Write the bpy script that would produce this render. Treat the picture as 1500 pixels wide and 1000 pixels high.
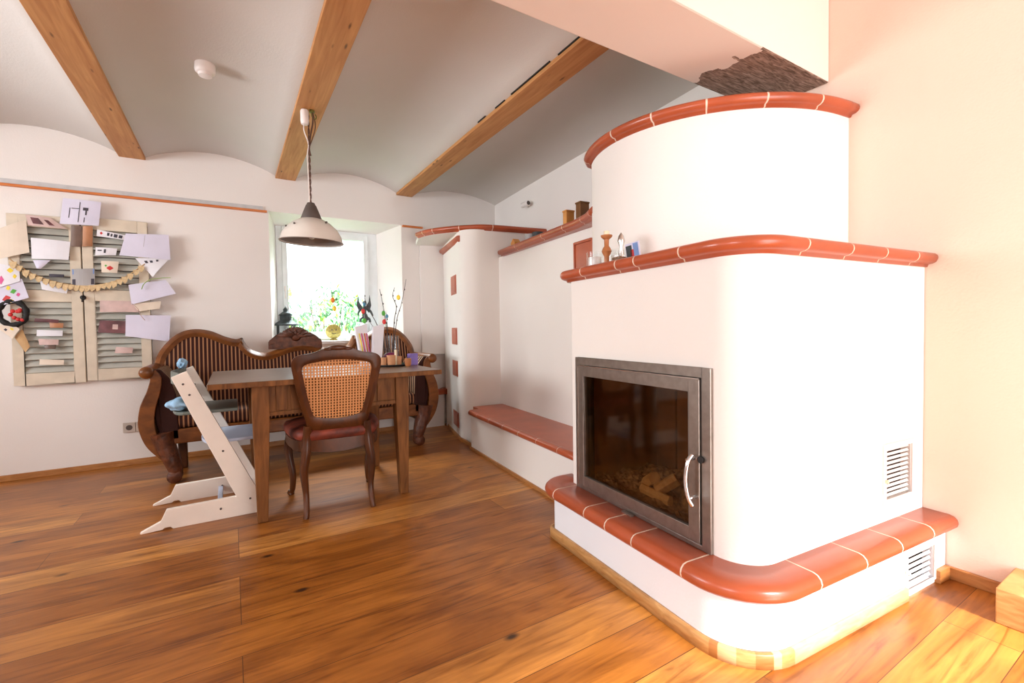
import bpy, bmesh, math, random
from mathutils import Vector, Matrix
random.seed(7)
PI = math.pi
for o in list(bpy.data.objects): bpy.data.objects.remove(o)
scn = bpy.context.scene
COL = scn.collection

# ------------------------------------------------------------------ camera
cam_d = bpy.data.cameras.new('camera'); cam_d.sensor_width = 36; cam_d.lens = 36*672.5/1500
cam_d.clip_start = .02; cam_d.clip_end = 200
cam = bpy.data.objects.new('camera', cam_d); COL.objects.link(cam)
yaw, pit, rol = math.radians(31.4), math.radians(1.678), math.radians(-.936)
cam.matrix_world = (Matrix.Translation((0, 0, 1.05)) @ Matrix.Rotation(-yaw, 4, 'Z')
                    @ Matrix.Rotation(PI/2-pit, 4, 'X') @ Matrix.Rotation(rol, 4, 'Z'))
scn.camera = cam

# ------------------------------------------------------------------ sky, lights, exposure
w = bpy.data.worlds.new('sky'); scn.world = w; w.use_nodes = True
wn = w.node_tree.nodes; wl = w.node_tree.links
bg = wn['Background']; bg.inputs['Strength'].default_value = 2.6
bg.inputs['Color'].default_value = (.88, .95, 1, 1)

def area(name, loc, rot, sx, sy, power, color):
    l = bpy.data.lights.new(name, 'AREA'); l.shape = 'RECTANGLE'; l.size = sx; l.size_y = sy
    l.energy = power; l.color = color
    o = bpy.data.objects.new(name, l); COL.objects.link(o); o.location = loc
    o.rotation_euler = rot
    return o
# daylight through the garden door behind the camera, and through the window in the left wall
area('daylight_rear_door', (1.35, -2.7, 1.15), (PI/2, 0, math.radians(-24)), 1.9, 2.1, 25, (1, .955, .92)).data.spread = math.radians(105)
area('daylight_left_window', (-3.6, 2.75, 1.66), (math.radians(97), 0, -PI/2), 1.8, .9, 40, (.95, .97, 1)).data.spread = math.radians(120)
area('daylight_left_near_window', (-3.6, -1.2, 1.45), (PI/2, 0, -PI/2), 1.4, 1.3, 26, (.90, .94, 1)).data.spread = math.radians(120)
area('daylight_back_window', (.9, 5.75, 2.75), (math.radians(-29), 0, 0), 1.1, .6, 190, (.90, .96, 1))
# hazy low sun through the garden door onto the floor by the stove
sl = bpy.data.lights.new('sun', 'SUN'); sl.energy = 12; sl.angle = math.radians(9); sl.color = (1, .97, .95)
so_ = bpy.data.objects.new('sun', sl); COL.objects.link(so_); so_.rotation_euler = (math.radians(90-31), 0, math.radians(-3))

vs = scn.view_settings
scn.display_settings.display_device = 'sRGB'
vs.view_transform = 'Standard'; vs.look = 'None'; vs.gamma = 1; vs.use_curve_mapping = False
vs.exposure = .55

# ------------------------------------------------------------------ materials
def srgb(r, g, b):
    f = lambda c: (c/255/12.92) if c/255 <= .04045 else ((c/255+.055)/1.055)**2.4
    return (f(r), f(g), f(b), 1)
class NT:
    def __init__(s, m): s.n = m.node_tree.nodes; s.l = m.node_tree.links; s.b = s.n['Principled BSDF']; s.out = s.n['Material Output']
    def add(s, t, **k):
        x = s.n.new(t)
        for a, b in k.items():
            if a.startswith('_'): setattr(x, a[1:], b)
            else: x.inputs[a.replace('__', ' ')].default_value = b
        return x
    def co(s, scale=(1, 1, 1), rot=(0, 0, 0), loc=(0, 0, 0)):
        t = s.add('ShaderNodeTexCoord'); m = s.add('ShaderNodeMapping')
        m.inputs['Scale'].default_value = scale; m.inputs['Rotation'].default_value = rot; m.inputs['Location'].default_value = loc
        s.l.new(t.outputs['Object'], m.inputs[0]); return m.outputs[0]
    def ramp(s, fac, stops):
        r = s.add('ShaderNodeValToRGB'); e = r.color_ramp.elements
        while len(e) < len(stops): e.new(.5)
        for el, (p, c) in zip(e, stops): el.position = p; el.color = c
        s.l.new(fac, r.inputs[0]); return r.outputs[0]
    def mix(s, fac, a, b, mode='MIX'):
        m = s.add('ShaderNodeMix', _data_type='RGBA', _blend_type=mode)
        for v, i in ((fac, 0), (a, 6), (b, 7)):
            if hasattr(v, 'is_linked'): s.l.new(v, m.inputs[i])
            else: m.inputs[i].default_value = v
        return m.outputs[2]
    def bump(s, h, st, dist=.01):
        b = s.add('ShaderNodeBump'); b.inputs['Strength'].default_value = st; b.inputs['Distance'].default_value = dist
        s.l.new(h, b.inputs['Height']); s.l.new(b.outputs[0], s.b.inputs['Normal'])
def newmat(name, col=(.8, .8, .8, 1), rough=.5, metal=0, spec=.5):
    m = bpy.data.materials.new(name); m.use_nodes = True; n = NT(m)
    n.b.inputs['Base Color'].default_value = col; n.b.inputs['Roughness'].default_value = rough
    n.b.inputs['Metallic'].default_value = metal; n.b.inputs['Specular IOR Level'].default_value = spec
    return m, n
def simple(name, col, rough=.5, metal=0, var=.12, scale=12, bump=.0, spec=.5):
    m, n = newmat(name, col, rough, metal, spec)
    nz = n.add('ShaderNodeTexNoise', Scale=scale, Detail=4.0); n.l.new(n.co(), nz.inputs['Vector'])
    d = tuple(c*(1-var) for c in col[:3])+(1,); u = tuple(min(1, c*(1+var)) for c in col[:3])+(1,)
    n.l.new(n.ramp(nz.outputs[0], [(.3, d), (.7, u)]), n.b.inputs['Base Color'])
    if bump: n.bump(nz.outputs[0], bump)
    return m
def plaster(name, col, stain=None):
    m, n = newmat(name, col, .88, 0, .25)
    nz = n.add('ShaderNodeTexNoise', Scale=1.3, Detail=3.0); n.l.new(n.co(), nz.inputs['Vector'])
    d = tuple(c*.96 for c in col[:3])+(1,)
    n.l.new(n.ramp(nz.outputs[0], [(.35, d), (.65, col)]), n.b.inputs['Base Color'])
    n2 = n.add('ShaderNodeTexNoise', Scale=120.0, Detail=5.0); n.l.new(n.co(), n2.inputs['Vector'])
    n.bump(n2.outputs[0], .22, .004)
    return m
def wood(name, c1, c2, stretch=(1, 9, 9), scale=4, rough=.45, knots=False, spec=.5, bump=.1):
    m, n = newmat(name, c1, rough, 0, spec)
    v = n.co(stretch)
    nz = n.add('ShaderNodeTexNoise', Scale=float(scale), Detail=6.0, Distortion=.8); n.l.new(v, nz.inputs['Vector'])
    c = n.ramp(nz.outputs[0], [(.3, c1), (.7, c2)])
    if knots:
        vo = n.add('ShaderNodeTexVoronoi', Scale=3.2); n.l.new(n.co(knots), vo.inputs['Vector'])
        k = n.ramp(vo.outputs['Distance'], [(.05, (1, 1, 1, 1)), (.13, (0, 0, 0, 1))])
        dk = tuple(x*.35 for x in c1[:3])+(1,)
        c = n.mix(k, c, dk)
    n.l.new(c, n.b.inputs['Base Color'])
    if bump: n.bump(nz.outputs[0], bump, .003)
    return m

M = {}
M['wall'] = plaster('white_plaster', srgb(238, 231, 226))
M['wall_cream'] = plaster('cream_plaster', srgb(234, 206, 188))
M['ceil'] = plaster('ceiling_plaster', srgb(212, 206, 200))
M['stove'] = plaster('stove_plaster', srgb(240, 233, 226))
M['plinth'] = plaster('plinth_plaster', srgb(240, 241, 245))
M['terra'] = simple('glazed_terracotta', srgb(174, 84, 52), .28, 0, .13, 6, .03)
M['terra_pale'] = simple('pale_terracotta', srgb(186, 104, 78), .4, 0, .1, 8, .03)  # paler, less glossy terracotta for the tower's lower ledge and upper tiles
M['grout'] = simple('grout', srgb(228, 205, 186), .8)
M['black'] = simple('dark_recess', srgb(22, 20, 20), .7)
M['steel'] = simple('dark_steel', srgb(158, 148, 140), .38, .9, .12, 30)
M['steel_edge'] = simple('bright_steel', srgb(205, 200, 195), .25, .95, .05)
M['chrome'] = simple('chrome', srgb(225, 225, 228), .18, 1, .03)
M['firebrick'] = simple('sooted_firebrick', srgb(136, 92, 52), .9, 0, .35, 7, .3)
M['ash'] = simple('ash', srgb(176, 156, 130), .95, 0, .55, 34, 1.0)
M['log'] = wood('split_log', srgb(214, 176, 124), srgb(242, 214, 166), (8, 1, 8), 5, .8)
M['white_wood'] = simple('white_lacquer_wood', srgb(238, 226, 214), .4, 0, .05, 5)
M['pale_blue'] = simple('pale_blue_white_lacquer', srgb(186, 194, 214), .4, 0, .06, 6)
M['grey_green'] = simple('grey_green_lacquer', srgb(98, 104, 96), .45, 0, .1, 10)
M['blue_cloth'] = simple('light_blue_cloth', srgb(146, 184, 214), .85, 0, .25, 30, .5)
M['pine'] = wood('pine_beam', srgb(176, 116, 62), srgb(206, 150, 92), (12, .8, 12), 3, .6, knots=(5, 1.2, 5))
M['rail'] = wood('rail_wood', srgb(196, 104, 46), srgb(216, 128, 64), (1, 9, 9), 4, .4)
M['skirt'] = wood('oak_skirting', srgb(176, 122, 66), srgb(208, 160, 102), (3, 3, 14), 4, .45)
M['skirt2'] = wood('oak_skirting_dark', srgb(158, 100, 50), srgb(186, 128, 72), (3, 3, 14), 4, .45)
M['skirt3'] = wood('oak_skirting_pale', srgb(204, 158, 108), srgb(222, 184, 138), (3, 3, 14), 4, .45)
M['mahogany'] = wood('mahogany', srgb(58, 28, 10), srgb(92, 48, 18), (3, 3, 1), 5, .32, bump=.05, spec=.35)
M['mahogany_carved'] = simple('carved_mahogany', srgb(92, 48, 26), .45, 0, .5, 28, 1.0)
M['sofa_wood'] = wood('walnut_sofa', srgb(92, 50, 18), srgb(134, 78, 34), (2, 2, 4), 4, .36, bump=.05, spec=.35)
M['oak'] = wood('old_oak', srgb(92, 54, 22), srgb(134, 84, 40), (8, 8, 1.2), 4, .6, spec=.25)
M['oak_top'] = wood('old_oak_top', srgb(100, 80, 64), srgb(136, 114, 94), (1, 14, 9), 4, .3)
M['orange_wood'] = simple('orange_wood', srgb(214, 146, 74), .55, 0, .15, 10)
M['brown_wood'] = simple('brown_wood', srgb(120, 78, 40), .55, 0, .2, 10)
M['brown_card'] = simple('terracotta_cup', srgb(204, 146, 104), .7, 0, .12, 20)
M['enamel'] = simple('white_enamel', srgb(225, 216, 206), .25, 0, .04, 5)
M['cap'] = simple('brown_grey_cap', srgb(84, 72, 66), .6, 0, .2, 20)
M['enamel_in'] = simple('lampshade_inner_grey', srgb(128, 114, 104), .4, 0, .1, 10)  # brown-grey tone for the lampshade's inner skin and rim
M['bulb'] = simple('bulb_glass', srgb(235, 232, 225), .2)
M['plastic'] = simple('white_plastic', srgb(238, 230, 226), .4, 0, .02)
M['brass'] = simple('aged_brass', srgb(120, 118, 60), .4, .6, .2)
M['cord'] = simple('brown_cord', srgb(96, 66, 54), .8, 0, .4, 300)
M['cord_w'] = simple('white_cord', srgb(224, 212, 204), .7)
M['shutter'] = simple('old_cream_paint', srgb(214, 200, 180), .65, 0, .1, 9, .15)
M['shutter_l'] = simple('old_grey_paint', srgb(186, 184, 174), .65, 0, .12, 9, .15)
M['paper_w'] = simple('white_paper', srgb(232, 230, 236), .8, 0, .04, 8)
M['paper_lav'] = simple('lavender_paper', srgb(218, 214, 232), .8, 0, .04, 8)
M['paper_cream'] = simple('cream_paper', srgb(228, 212, 194), .8, 0, .05, 8)
M['paper_pink'] = simple('pinkish_paper', srgb(206, 178, 172), .8, 0, .1, 20)
M['ink'] = simple('ink', srgb(70, 66, 76), .8)
M['red'] = simple('red', srgb(206, 52, 52), .5)
M['pink'] = simple('pink', srgb(222, 84, 146), .5)
M['yellow'] = simple('yellow', srgb(244, 214, 70), .5)
M['green'] = simple('green', srgb(86, 168, 62), .5)
M['lime'] = simple('lime_green', srgb(176, 208, 120), .5)
M['blue'] = simple('blue', srgb(70, 130, 160), .5)
M['orange'] = simple('orange', srgb(226, 120, 44), .5)
M['beige'] = simple('beige_cloth', srgb(208, 180, 138), .9, 0, .15, 60, .4)
M['tan'] = simple('tan_card', srgb(196, 158, 112), .8, 0, .1, 20)
M['brown_photo'] = simple('brown_photo', srgb(116, 92, 80), .4, 0, .25, 8)
M['copper_photo'] = simple('copper_photo', srgb(178, 122, 84), .4, 0, .2, 10)
M['dark_photo'] = simple('dark_photo', srgb(104, 62, 66), .4, 0, .5, 16)
M['grey_photo'] = simple('grey_photo', srgb(168, 164, 164), .4, 0, .1, 5)
M['sky_photo'] = simple('blue_photo', srgb(120, 150, 204), .4, 0, .15, 5)
M['frame_white'] = simple('white_window_frame', srgb(236, 240, 242), .4, 0, .03)
M['verdigris'] = simple('dark_lantern_metal', srgb(62, 70, 72), .6, .3, .3, 40)
M['bronze'] = simple('grey_bronze', srgb(78, 84, 86), .55, .3, .3, 40)
M['gold'] = simple('dull_gold', srgb(178, 160, 84), .5, .3, .3, 50, .5)
M['purple'] = simple('purple', srgb(134, 112, 186), .5)
M['magenta'] = simple('magenta_wax', srgb(132, 28, 84), .4)
M['wax'] = simple('ivory_wax', srgb(238, 222, 190), .5)
M['turned_wood'] = simple('turned_wood', srgb(178, 112, 66), .4, 0, .15, 15)
M['twig'] = simple('twig', srgb(70, 56, 50), .8)
M['leaf'] = simple('leaf_green', srgb(130, 190, 130), .6, 0, .4, 3)
M['leaf2'] = simple('leaf_dark_green', srgb(84, 134, 98), .6, 0, .4, 3)
M['leaf3'] = simple('leaf_yellow_green', srgb(176, 208, 84), .6, 0, .3, 3)
M['grass'] = simple('lawn', srgb(120, 160, 90), .9, 0, .3, 5)
M['red_leather'] = simple('red_velvet', srgb(108, 40, 20), .6, 0, .6, 16, .4)
M['porcelain'] = simple('socket_plastic', srgb(198, 184, 172), .4)

# floor planks run along x
m, n = newmat('oak_plank_floor', rough=.33, spec=.45); M['floor'] = m
v = n.co()
br = n.add('ShaderNodeTexBrick'); n.l.new(v, br.inputs['Vector'])
for k, x in (('Scale', 1.0), ('Mortar Size', .0014), ('Mortar Smooth', .1), ('Bias', 0.0), ('Brick Width', 2.1), ('Row Height', .19)): br.inputs[k].default_value = x
br.offset = .37; br.offset_frequency = 3
br.inputs['Color1'].default_value = (0, 0, 0, 1); br.inputs['Color2'].default_value = (1, 1, 1, 1); br.inputs['Mortar'].default_value = (.5, .5, .5, 1)
plank = n.ramp(br.outputs['Color'], [(0, srgb(160, 98, 38)), (.5, srgb(182, 116, 48)), (1, srgb(208, 146, 74))])
g = n.add('ShaderNodeTexNoise', Scale=3.0, Detail=8.0, Distortion=1.6); n.l.new(n.co((.8, 9, 1)), g.inputs['Vector'])
gr = n.ramp(g.outputs[0], [(.30, (.55, .45, .34, 1)), (.46, (.88, .83, .76, 1)), (.68, (1.12, 1.1, 1.04, 1))])
c = n.mix(1.0, plank, gr, 'MULTIPLY')
g2 = n.add('ShaderNodeTexNoise', Scale=1.4, Detail=5.0, Distortion=2.2); n.l.new(n.co((1, 2.6, 1), loc=(3, 1, 0)), g2.inputs['Vector'])
c = n.mix(.7, c, n.ramp(g2.outputs[0], [(.35, (.5, .42, .32, 1)), (.62, (1, 1, 1, 1))]), 'MULTIPLY')
vo = n.add('ShaderNodeTexVoronoi', Scale=2.3); n.l.new(n.co((1, 1.9, 1), loc=(.37, .2, 0)), vo.inputs['Vector'])
c = n.mix(n.ramp(vo.outputs['Distance'], [(.03, (1, 1, 1, 1)), (.085, (0, 0, 0, 1))]), c, srgb(52, 30, 16))
c = n.mix(n.ramp(br.outputs['Fac'], [(.4, (0, 0, 0, 1)), (.9, (1, 1, 1, 1))]), c, srgb(92, 54, 26))
n.l.new(c, n.b.inputs['Base Color']); n.bump(g.outputs[0], .06, .003)

# lintel: plaster with a bare, sooty end next to the stove
m, n = newmat('lintel_plaster', rough=.85, spec=.2); M['lintel'] = m
tc = n.add('ShaderNodeTexCoord'); sp = n.add('ShaderNodeSeparateXYZ'); n.l.new(tc.outputs['Object'], sp.inputs[0])
nz = n.add('ShaderNodeTexNoise', Scale=9.0, Detail=6.0); n.l.new(tc.outputs['Object'], nz.inputs['Vector'])
a = n.add('ShaderNodeMath', _operation='MULTIPLY_ADD'); n.l.new(nz.outputs[0], a.inputs[0]); a.inputs[1].default_value = .32; n.l.new(sp.outputs[0], a.inputs[2])
gt = n.add('ShaderNodeMath', _operation='GREATER_THAN'); n.l.new(a.outputs[0], gt.inputs[0]); gt.inputs[1].default_value = 2.06
lt = n.add('ShaderNodeMath', _operation='LESS_THAN'); n.l.new(sp.outputs[2], lt.inputs[0]); lt.inputs[1].default_value = 2.2035
yy = n.add('ShaderNodeMath', _operation='MULTIPLY'); n.l.new(gt.outputs[0], yy.inputs[0]); n.l.new(lt.outputs[0], yy.inputs[1])
st = n.add('ShaderNodeTexNoise', Scale=7.0, Detail=7.0, Distortion=1.0); n.l.new(n.co((2, 14, 2), rot=(0, 0, .5)), st.inputs['Vector'])
stc = n.ramp(st.outputs[0], [(.35, srgb(112, 92, 80)), (.55, srgb(160, 136, 122)), (.75, srgb(200, 176, 160))])
n.l.new(n.mix(yy.outputs[0], srgb(240, 226, 216), stc), n.b.inputs['Base Color'])
hb = n.add('ShaderNodeMath', _operation='MULTIPLY'); n.l.new(st.outputs[0], hb.inputs[0]); n.l.new(yy.outputs[0], hb.inputs[1]); n.bump(hb.outputs[0], .3, .01)

# striped sofa cloth
def stripes(name, axis, dark, light, freq, duty=.62):
    m, n = newmat(name, rough=.75, spec=.2)
    tc = n.add('ShaderNodeTexCoord'); sp = n.add('ShaderNodeSeparateXYZ'); n.l.new(tc.outputs['Object'], sp.inputs[0])
    a = n.add('ShaderNodeMath', _operation='MULTIPLY'); n.l.new(sp.outputs[axis], a.inputs[0]); a.inputs[1].default_value = freq
    f = n.add('ShaderNodeMath', _operation='FRACT'); n.l.new(a.outputs[0], f.inputs[0])
    r = n.ramp(f.outputs[0], [(duty-.08, dark), (duty, light), (.94, light), (1.0, dark)])
    n.l.new(r, n.b.inputs['Base Color']); return m
M['stripe_x'] = stripes('striped_cloth', 0, srgb(52, 24, 18), srgb(160, 112, 78), 36.0, .66)
M['stripe_y'] = stripes('striped_cloth_arm', 1, srgb(52, 24, 18), srgb(196, 158, 122), 20.0, .72)

# woven cane: holes let the room behind show through
m, n = newmat('woven_cane', srgb(206, 140, 84), .55); M['cane'] = m
def frac(axis, fr):
    a = n.add('ShaderNodeMath', _operation='MULTIPLY'); n.l.new(sp.outputs[axis], a.inputs[0]); a.inputs[1].default_value = fr
    f = n.add('ShaderNodeMath', _operation='FRACT'); n.l.new(a.outputs[0], f.inputs[0]); return f.outputs[0]
tc = n.add('ShaderNodeTexCoord'); sp = n.add('ShaderNodeSeparateXYZ'); n.l.new(tc.outputs['Object'], sp.inputs[0])
hx = n.ramp(frac(0, 62), [(.50, (0, 0, 0, 1)), (.56, (1, 1, 1, 1)), (.94, (1, 1, 1, 1)), (1, (0, 0, 0, 1))])
hz = n.ramp(frac(2, 62), [(.34, (0, 0, 0, 1)), (.4, (1, 1, 1, 1)), (.94, (1, 1, 1, 1)), (1, (0, 0, 0, 1))])
hole = n.mix(1.0, hx, hz, 'MULTIPLY')
tr = n.add('ShaderNodeBsdfTransparent'); mx = n.add('ShaderNodeMixShader')
n.l.new(hole, mx.inputs[0]); n.l.new(n.b.outputs[0], mx.inputs[1]); n.l.new(tr.outputs[0], mx.inputs[2]); n.l.new(mx.outputs[0], n.out.inputs[0])

def glassmat(name, tint, gloss=.12, rough=.02):
    m, n = newmat(name); M[name] = m
    tr = n.add('ShaderNodeBsdfTransparent'); tr.inputs[0].default_value = tint
    gl = n.add('ShaderNodeBsdfGlossy'); gl.inputs['Roughness'].default_value = rough
    fr = n.add('ShaderNodeLayerWeight', Blend=.5); pw = n.add('ShaderNodeMath', _operation='POWER'); n.l.new(fr.outputs['Facing'], pw.inputs[0]); pw.inputs[1].default_value = 3.5; mx = n.add('ShaderNodeMixShader')
    ad = n.add('ShaderNodeMath', _operation='MULTIPLY_ADD'); n.l.new(pw.outputs[0], ad.inputs[0]); ad.inputs[1].default_value = .55; ad.inputs[2].default_value = .02+gloss*.3
    n.l.new(ad.outputs[0], mx.inputs[0]); n.l.new(tr.outputs[0], mx.inputs[1]); n.l.new(gl.outputs[0], mx.inputs[2]); n.l.new(mx.outputs[0], n.out.inputs[0])
glassmat('clear_glass', (.95, .97, .97, 1), .1, .22)
glassmat('window_glass', (.97, .99, .98, 1), .02)
glassmat('sooty_glass', (.70, .60, .49, 1), .08, .06)

# ------------------------------------------------------------------ mesh helpers
def BM(): return bmesh.new()
def link(o, parent=None):
    COL.objects.link(o)
    if parent: o.parent = parent
    return o
def obj(name, bm, mats, parent=None, smooth=False, bevel=0, seg=2, loc=None, rot=None):
    bmesh.ops.remove_doubles(bm, verts=bm.verts, dist=1e-6)
    bmesh.ops.recalc_face_normals(bm, faces=bm.faces)
    me = bpy.data.meshes.new(name); bm.to_mesh(me); bm.free()
    if not isinstance(mats, (list, tuple)): mats = [mats]
    for k in mats: me.materials.append(M[k] if isinstance(k, str) else k)
    if smooth: me.shade_smooth()
    o = bpy.data.objects.new(name, me); link(o, parent)
    if loc: o.location = loc
    if rot: o.rotation_euler = rot
    if bevel:
        b = o.modifiers.new('bevel', 'BEVEL'); b.width = bevel; b.segments = seg; b.limit_method = 'ANGLE'; b.angle_limit = .6
    if smooth:
        me.set_sharp_from_angle(angle=math.radians(42))
    return o
def tag(o, label, cat, group=None):
    o['label'] = label; o['category'] = cat
    if group: o['group'] = group
    return o
def thing(name, label, cat, loc=(0, 0, 0), rz=0, group=None):
    o = bpy.data.objects.new(name, None); COL.objects.link(o); o.empty_display_size = .1
    o.location = loc; o.rotation_euler = (0, 0, rz); return tag(o, label, cat, group)
def struct(name, bm, mats, **k):
    o = obj(name, bm, mats, **k); o['kind'] = 'structure'; return o
def box(bm, x0, x1, y0, y1, z0, z1, mi=0, mat=None):
    vs_ = [bm.verts.new(p) for p in ((x0, y0, z0), (x1, y0, z0), (x1, y1, z0), (x0, y1, z0), (x0, y0, z1), (x1, y0, z1), (x1, y1, z1), (x0, y1, z1))]
    if mat is not None:
        for q in vs_: q.co = mat @ q.co
    for f in ((0, 3, 2, 1), (4, 5, 6, 7), (0, 1, 5, 4), (1, 2, 6, 5), (2, 3, 7, 6), (3, 0, 4, 7)):
        fc = bm.faces.new([vs_[i] for i in f]); fc.material_index = mi
    return bm
def prism(bm, pts, a, b, plane='xy', mi=0):
    """closed outline pts swept between a and b along the third axis"""
    def P(p, t): return {'xy': (p[0], p[1], t), 'xz': (p[0], t, p[1]), 'yz': (t, p[0], p[1])}[plane]
    lo = [bm.verts.new(P(p, a)) for p in pts]; hi = [bm.verts.new(P(p, b)) for p in pts]; k = len(pts)
    for f in (lo[::-1], hi):
        fc = bm.faces.new(f); fc.material_index = mi
    for i in range(k):
        fc = bm.faces.new((lo[i], lo[(i+1) % k], hi[(i+1) % k], hi[i])); fc.material_index = mi
    bmesh.ops.triangulate(bm, faces=[f for f in bm.faces if len(f.verts) > 4])
    return bm
def lathe(bm, prof, n=24, c=(0, 0, 0), cap=True, mi=0, ax='z'):
    rings = []
    for r, z in prof:
        if ax == 'z': rings.append([bm.verts.new((c[0]+r*math.cos(2*PI*i/n), c[1]+r*math.sin(2*PI*i/n), c[2]+z)) for i in range(n)])
        elif ax == 'y': rings.append([bm.verts.new((c[0]+r*math.cos(2*PI*i/n), c[1]+z, c[2]+r*math.sin(2*PI*i/n))) for i in range(n)])
        else: rings.append([bm.verts.new((c[0]+z, c[1]+r*math.cos(2*PI*i/n), c[2]+r*math.sin(2*PI*i/n))) for i in range(n)])
    for A, B in zip(rings, rings[1:]):
        for i in range(n):
            f = bm.faces.new((A[i], A[(i+1) % n], B[(i+1) % n], B[i])); f.material_index = mi; f.smooth = True
    if cap:
        for R in (rings[0], rings[-1]):
            if (R[0].co-R[n//2].co).length > 1e-5:
                f = bm.faces.new(R); f.material_index = mi
    return bm
def tube(bm, pts, rad, n=10, mi=0, cap=True, flat=1.0):
    pts = [Vector(p) for p in pts]
    if not isinstance(rad, (list, tuple)): rad = [rad]*len(pts)
    up = Vector((0, 0, 1)); rings = []; prev = None
    for i, p in enumerate(pts):
        t = (pts[min(i+1, len(pts)-1)]-pts[max(i-1, 0)]).normalized()
        if prev is None:
            a = up.cross(t) if abs(t.z) < .95 else Vector((1, 0, 0)).cross(t)
            a = a.normalized()
        else: a = (prev-t*prev.dot(t)).normalized()
        prev = a; b = t.cross(a)
        rings.append([bm.verts.new(p+(a*math.cos(2*PI*k/n)+b*math.sin(2*PI*k/n)*flat)*rad[i]) for k in range(n)])
    for A, B in zip(rings, rings[1:]):
        for k in range(n):
            f = bm.faces.new((A[k], A[(k+1) % n], B[(k+1) % n], B[k])); f.material_index = mi; f.smooth = True
    if cap:
        for R in (rings[0], rings[-1]): bm.faces.new(R).material_index = mi
    return bm
def spline(pts, k=8, closed=False):
    P = [Vector(p) for p in pts]; out = []; m_ = len(P)
    rng = range(m_ if closed else m_-1)
    for i in rng:
        if closed: a, b, c_, d = P[(i-1) % m_], P[i], P[(i+1) % m_], P[(i+2) % m_]
        else: a, b, c_, d = P[max(i-1, 0)], P[i], P[i+1], P[min(i+2, m_-1)]
        for j in range(k):
            t = j/k
            out.append(.5*((2*b)+(-a+c_)*t+(2*a-5*b+4*c_-d)*t*t+(-a+3*b-3*c_+d)*t**3))
    if not closed: out.append(P[-1])
    return out
def sphere(bm, c, r, n=12, mi=0, sc=(1, 1, 1)):
    mt = Matrix.Translation(c) @ Matrix.Diagonal((r*sc[0], r*sc[1], r*sc[2], 1))
    res = bmesh.ops.create_uvsphere(bm, u_segments=n, v_segments=max(6, n//2+2), radius=1, matrix=mt)
    for q in res['verts']:
        for f in q.link_faces: f.material_index = mi; f.smooth = True
    return bm
def cut(o, bms):
    """carve solids out of a mesh object for good"""
    for b in bms:
        me = bpy.data.meshes.new('cutter'); bmesh.ops.recalc_face_normals(b, faces=b.faces); b.to_mesh(me); b.free()
        c = bpy.data.objects.new('cutter', me); COL.objects.link(c)
        if o.parent: c.parent = o.parent
        md = o.modifiers.new('cut', 'BOOLEAN'); md.operation = 'DIFFERENCE'; md.object = c; md.solver = 'EXACT'
        bpy.context.view_layer.update()
        dg = bpy.context.evaluated_depsgraph_get()
        nm = bpy.data.meshes.new_from_object(o.evaluated_get(dg)); old = o.data
        o.modifiers.remove(md); o.data = nm; nm.name = old.name
        bpy.data.objects.remove(c)
def arc(cx, cy, r, a0, a1, k=10, ry=None):
    ry = ry or r
    return [(cx+r*math.cos(math.radians(a0+(a1-a0)*i/k)), cy+ry*math.sin(math.radians(a0+(a1-a0)*i/k))) for i in range(k+1)]

def coping(bm, path, prof, joints=(), gw=.006, mi=0, gi=1):
    """sweep a closed profile [(outward, z)] along a plan path (outward = left of travel); grout bands at given distances"""
    P = [Vector((p[0], p[1])) for p in path]
    d = [0]
    for a, b in zip(P, P[1:]): d.append(d[-1]+(b-a).length)
    ts = sorted(set([round(x, 5) for x in d]+[round(j+s*gw/2, 5) for j in joints for s in (-1, 1) if 0 < j+s*gw/2 < d[-1]]))
    tn = [(b-a).normalized() for a, b in zip(P, P[1:])]
    def at(t):
        for i in range(len(P)-1):
            if t <= d[i+1]+1e-6:
                p = P[i]+tn[i]*(t-d[i])
                if abs(t-d[i]) < 2e-5 and i > 0: T = (tn[i-1]+tn[i])
                elif abs(t-d[i+1]) < 2e-5 and i < len(tn)-1: T = (tn[i]+tn[i+1])
                else: T = tn[i]*2
                T = T.normalized(); nrm = Vector((-T.y, T.x)); k = 1/max(.5, nrm.dot(Vector((-tn[i].y, tn[i].x))))
                return p, nrm*k
        return P[-1], Vector((-tn[-1].y, tn[-1].x))
    rings = []
    for t in ts:
        p, nr = at(t); rings.append([bm.verts.new((p.x+nr.x*o_, p.y+nr.y*o_, z)) for o_, z in prof])
    k = len(prof)
    for i, (A, B) in enumerate(zip(rings, rings[1:])):
        mid = (ts[i]+ts[i+1])/2; g_ = any(abs(mid-j) < gw/2 for j in joints)
        for q in range(k):
            f = bm.faces.new((A[q], A[(q+1) % k], B[(q+1) % k], B[q])); f.material_index = gi if g_ else mi; f.smooth = True
    for R in (rings[0], rings[-1]): bm.faces.new(R).material_index = mi
    return d[-1]
def nosing(z, depth, ov=.045, h=.057):
    s = h/.057
    return [(0, z), (.010, z), (.014, z+.010*s), (ov*.62, z+.012*s), (ov*.86, z+.018*s), (ov*.98, z+.028*s), (ov, z+.036*s), (ov*.95, z+.045*s),
            (ov*.8, z+.052*s), (ov*.5, z+h), (0, z+h), (-depth, z+h), (-depth, z)]
def bullnose(z0, z1, depth, ov):
    r = (z1-z0)/2; c = ov-r
    return [(0, z0), (c, z0)]+[(c+r*math.cos(math.radians(a)), z0+r+r*math.sin(math.radians(a))) for a in (-60, -30, 0, 30, 60)]+[(c, z1), (0, z1), (-depth, z1), (-depth, z0)]

# ------------------------------------------------------------------ the setting
YB = 4.735
bm = BM(); box(bm, -3.5, 2.75, -2.62, 4.80, -.12, 0); struct('floor', bm, 'floor')
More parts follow.
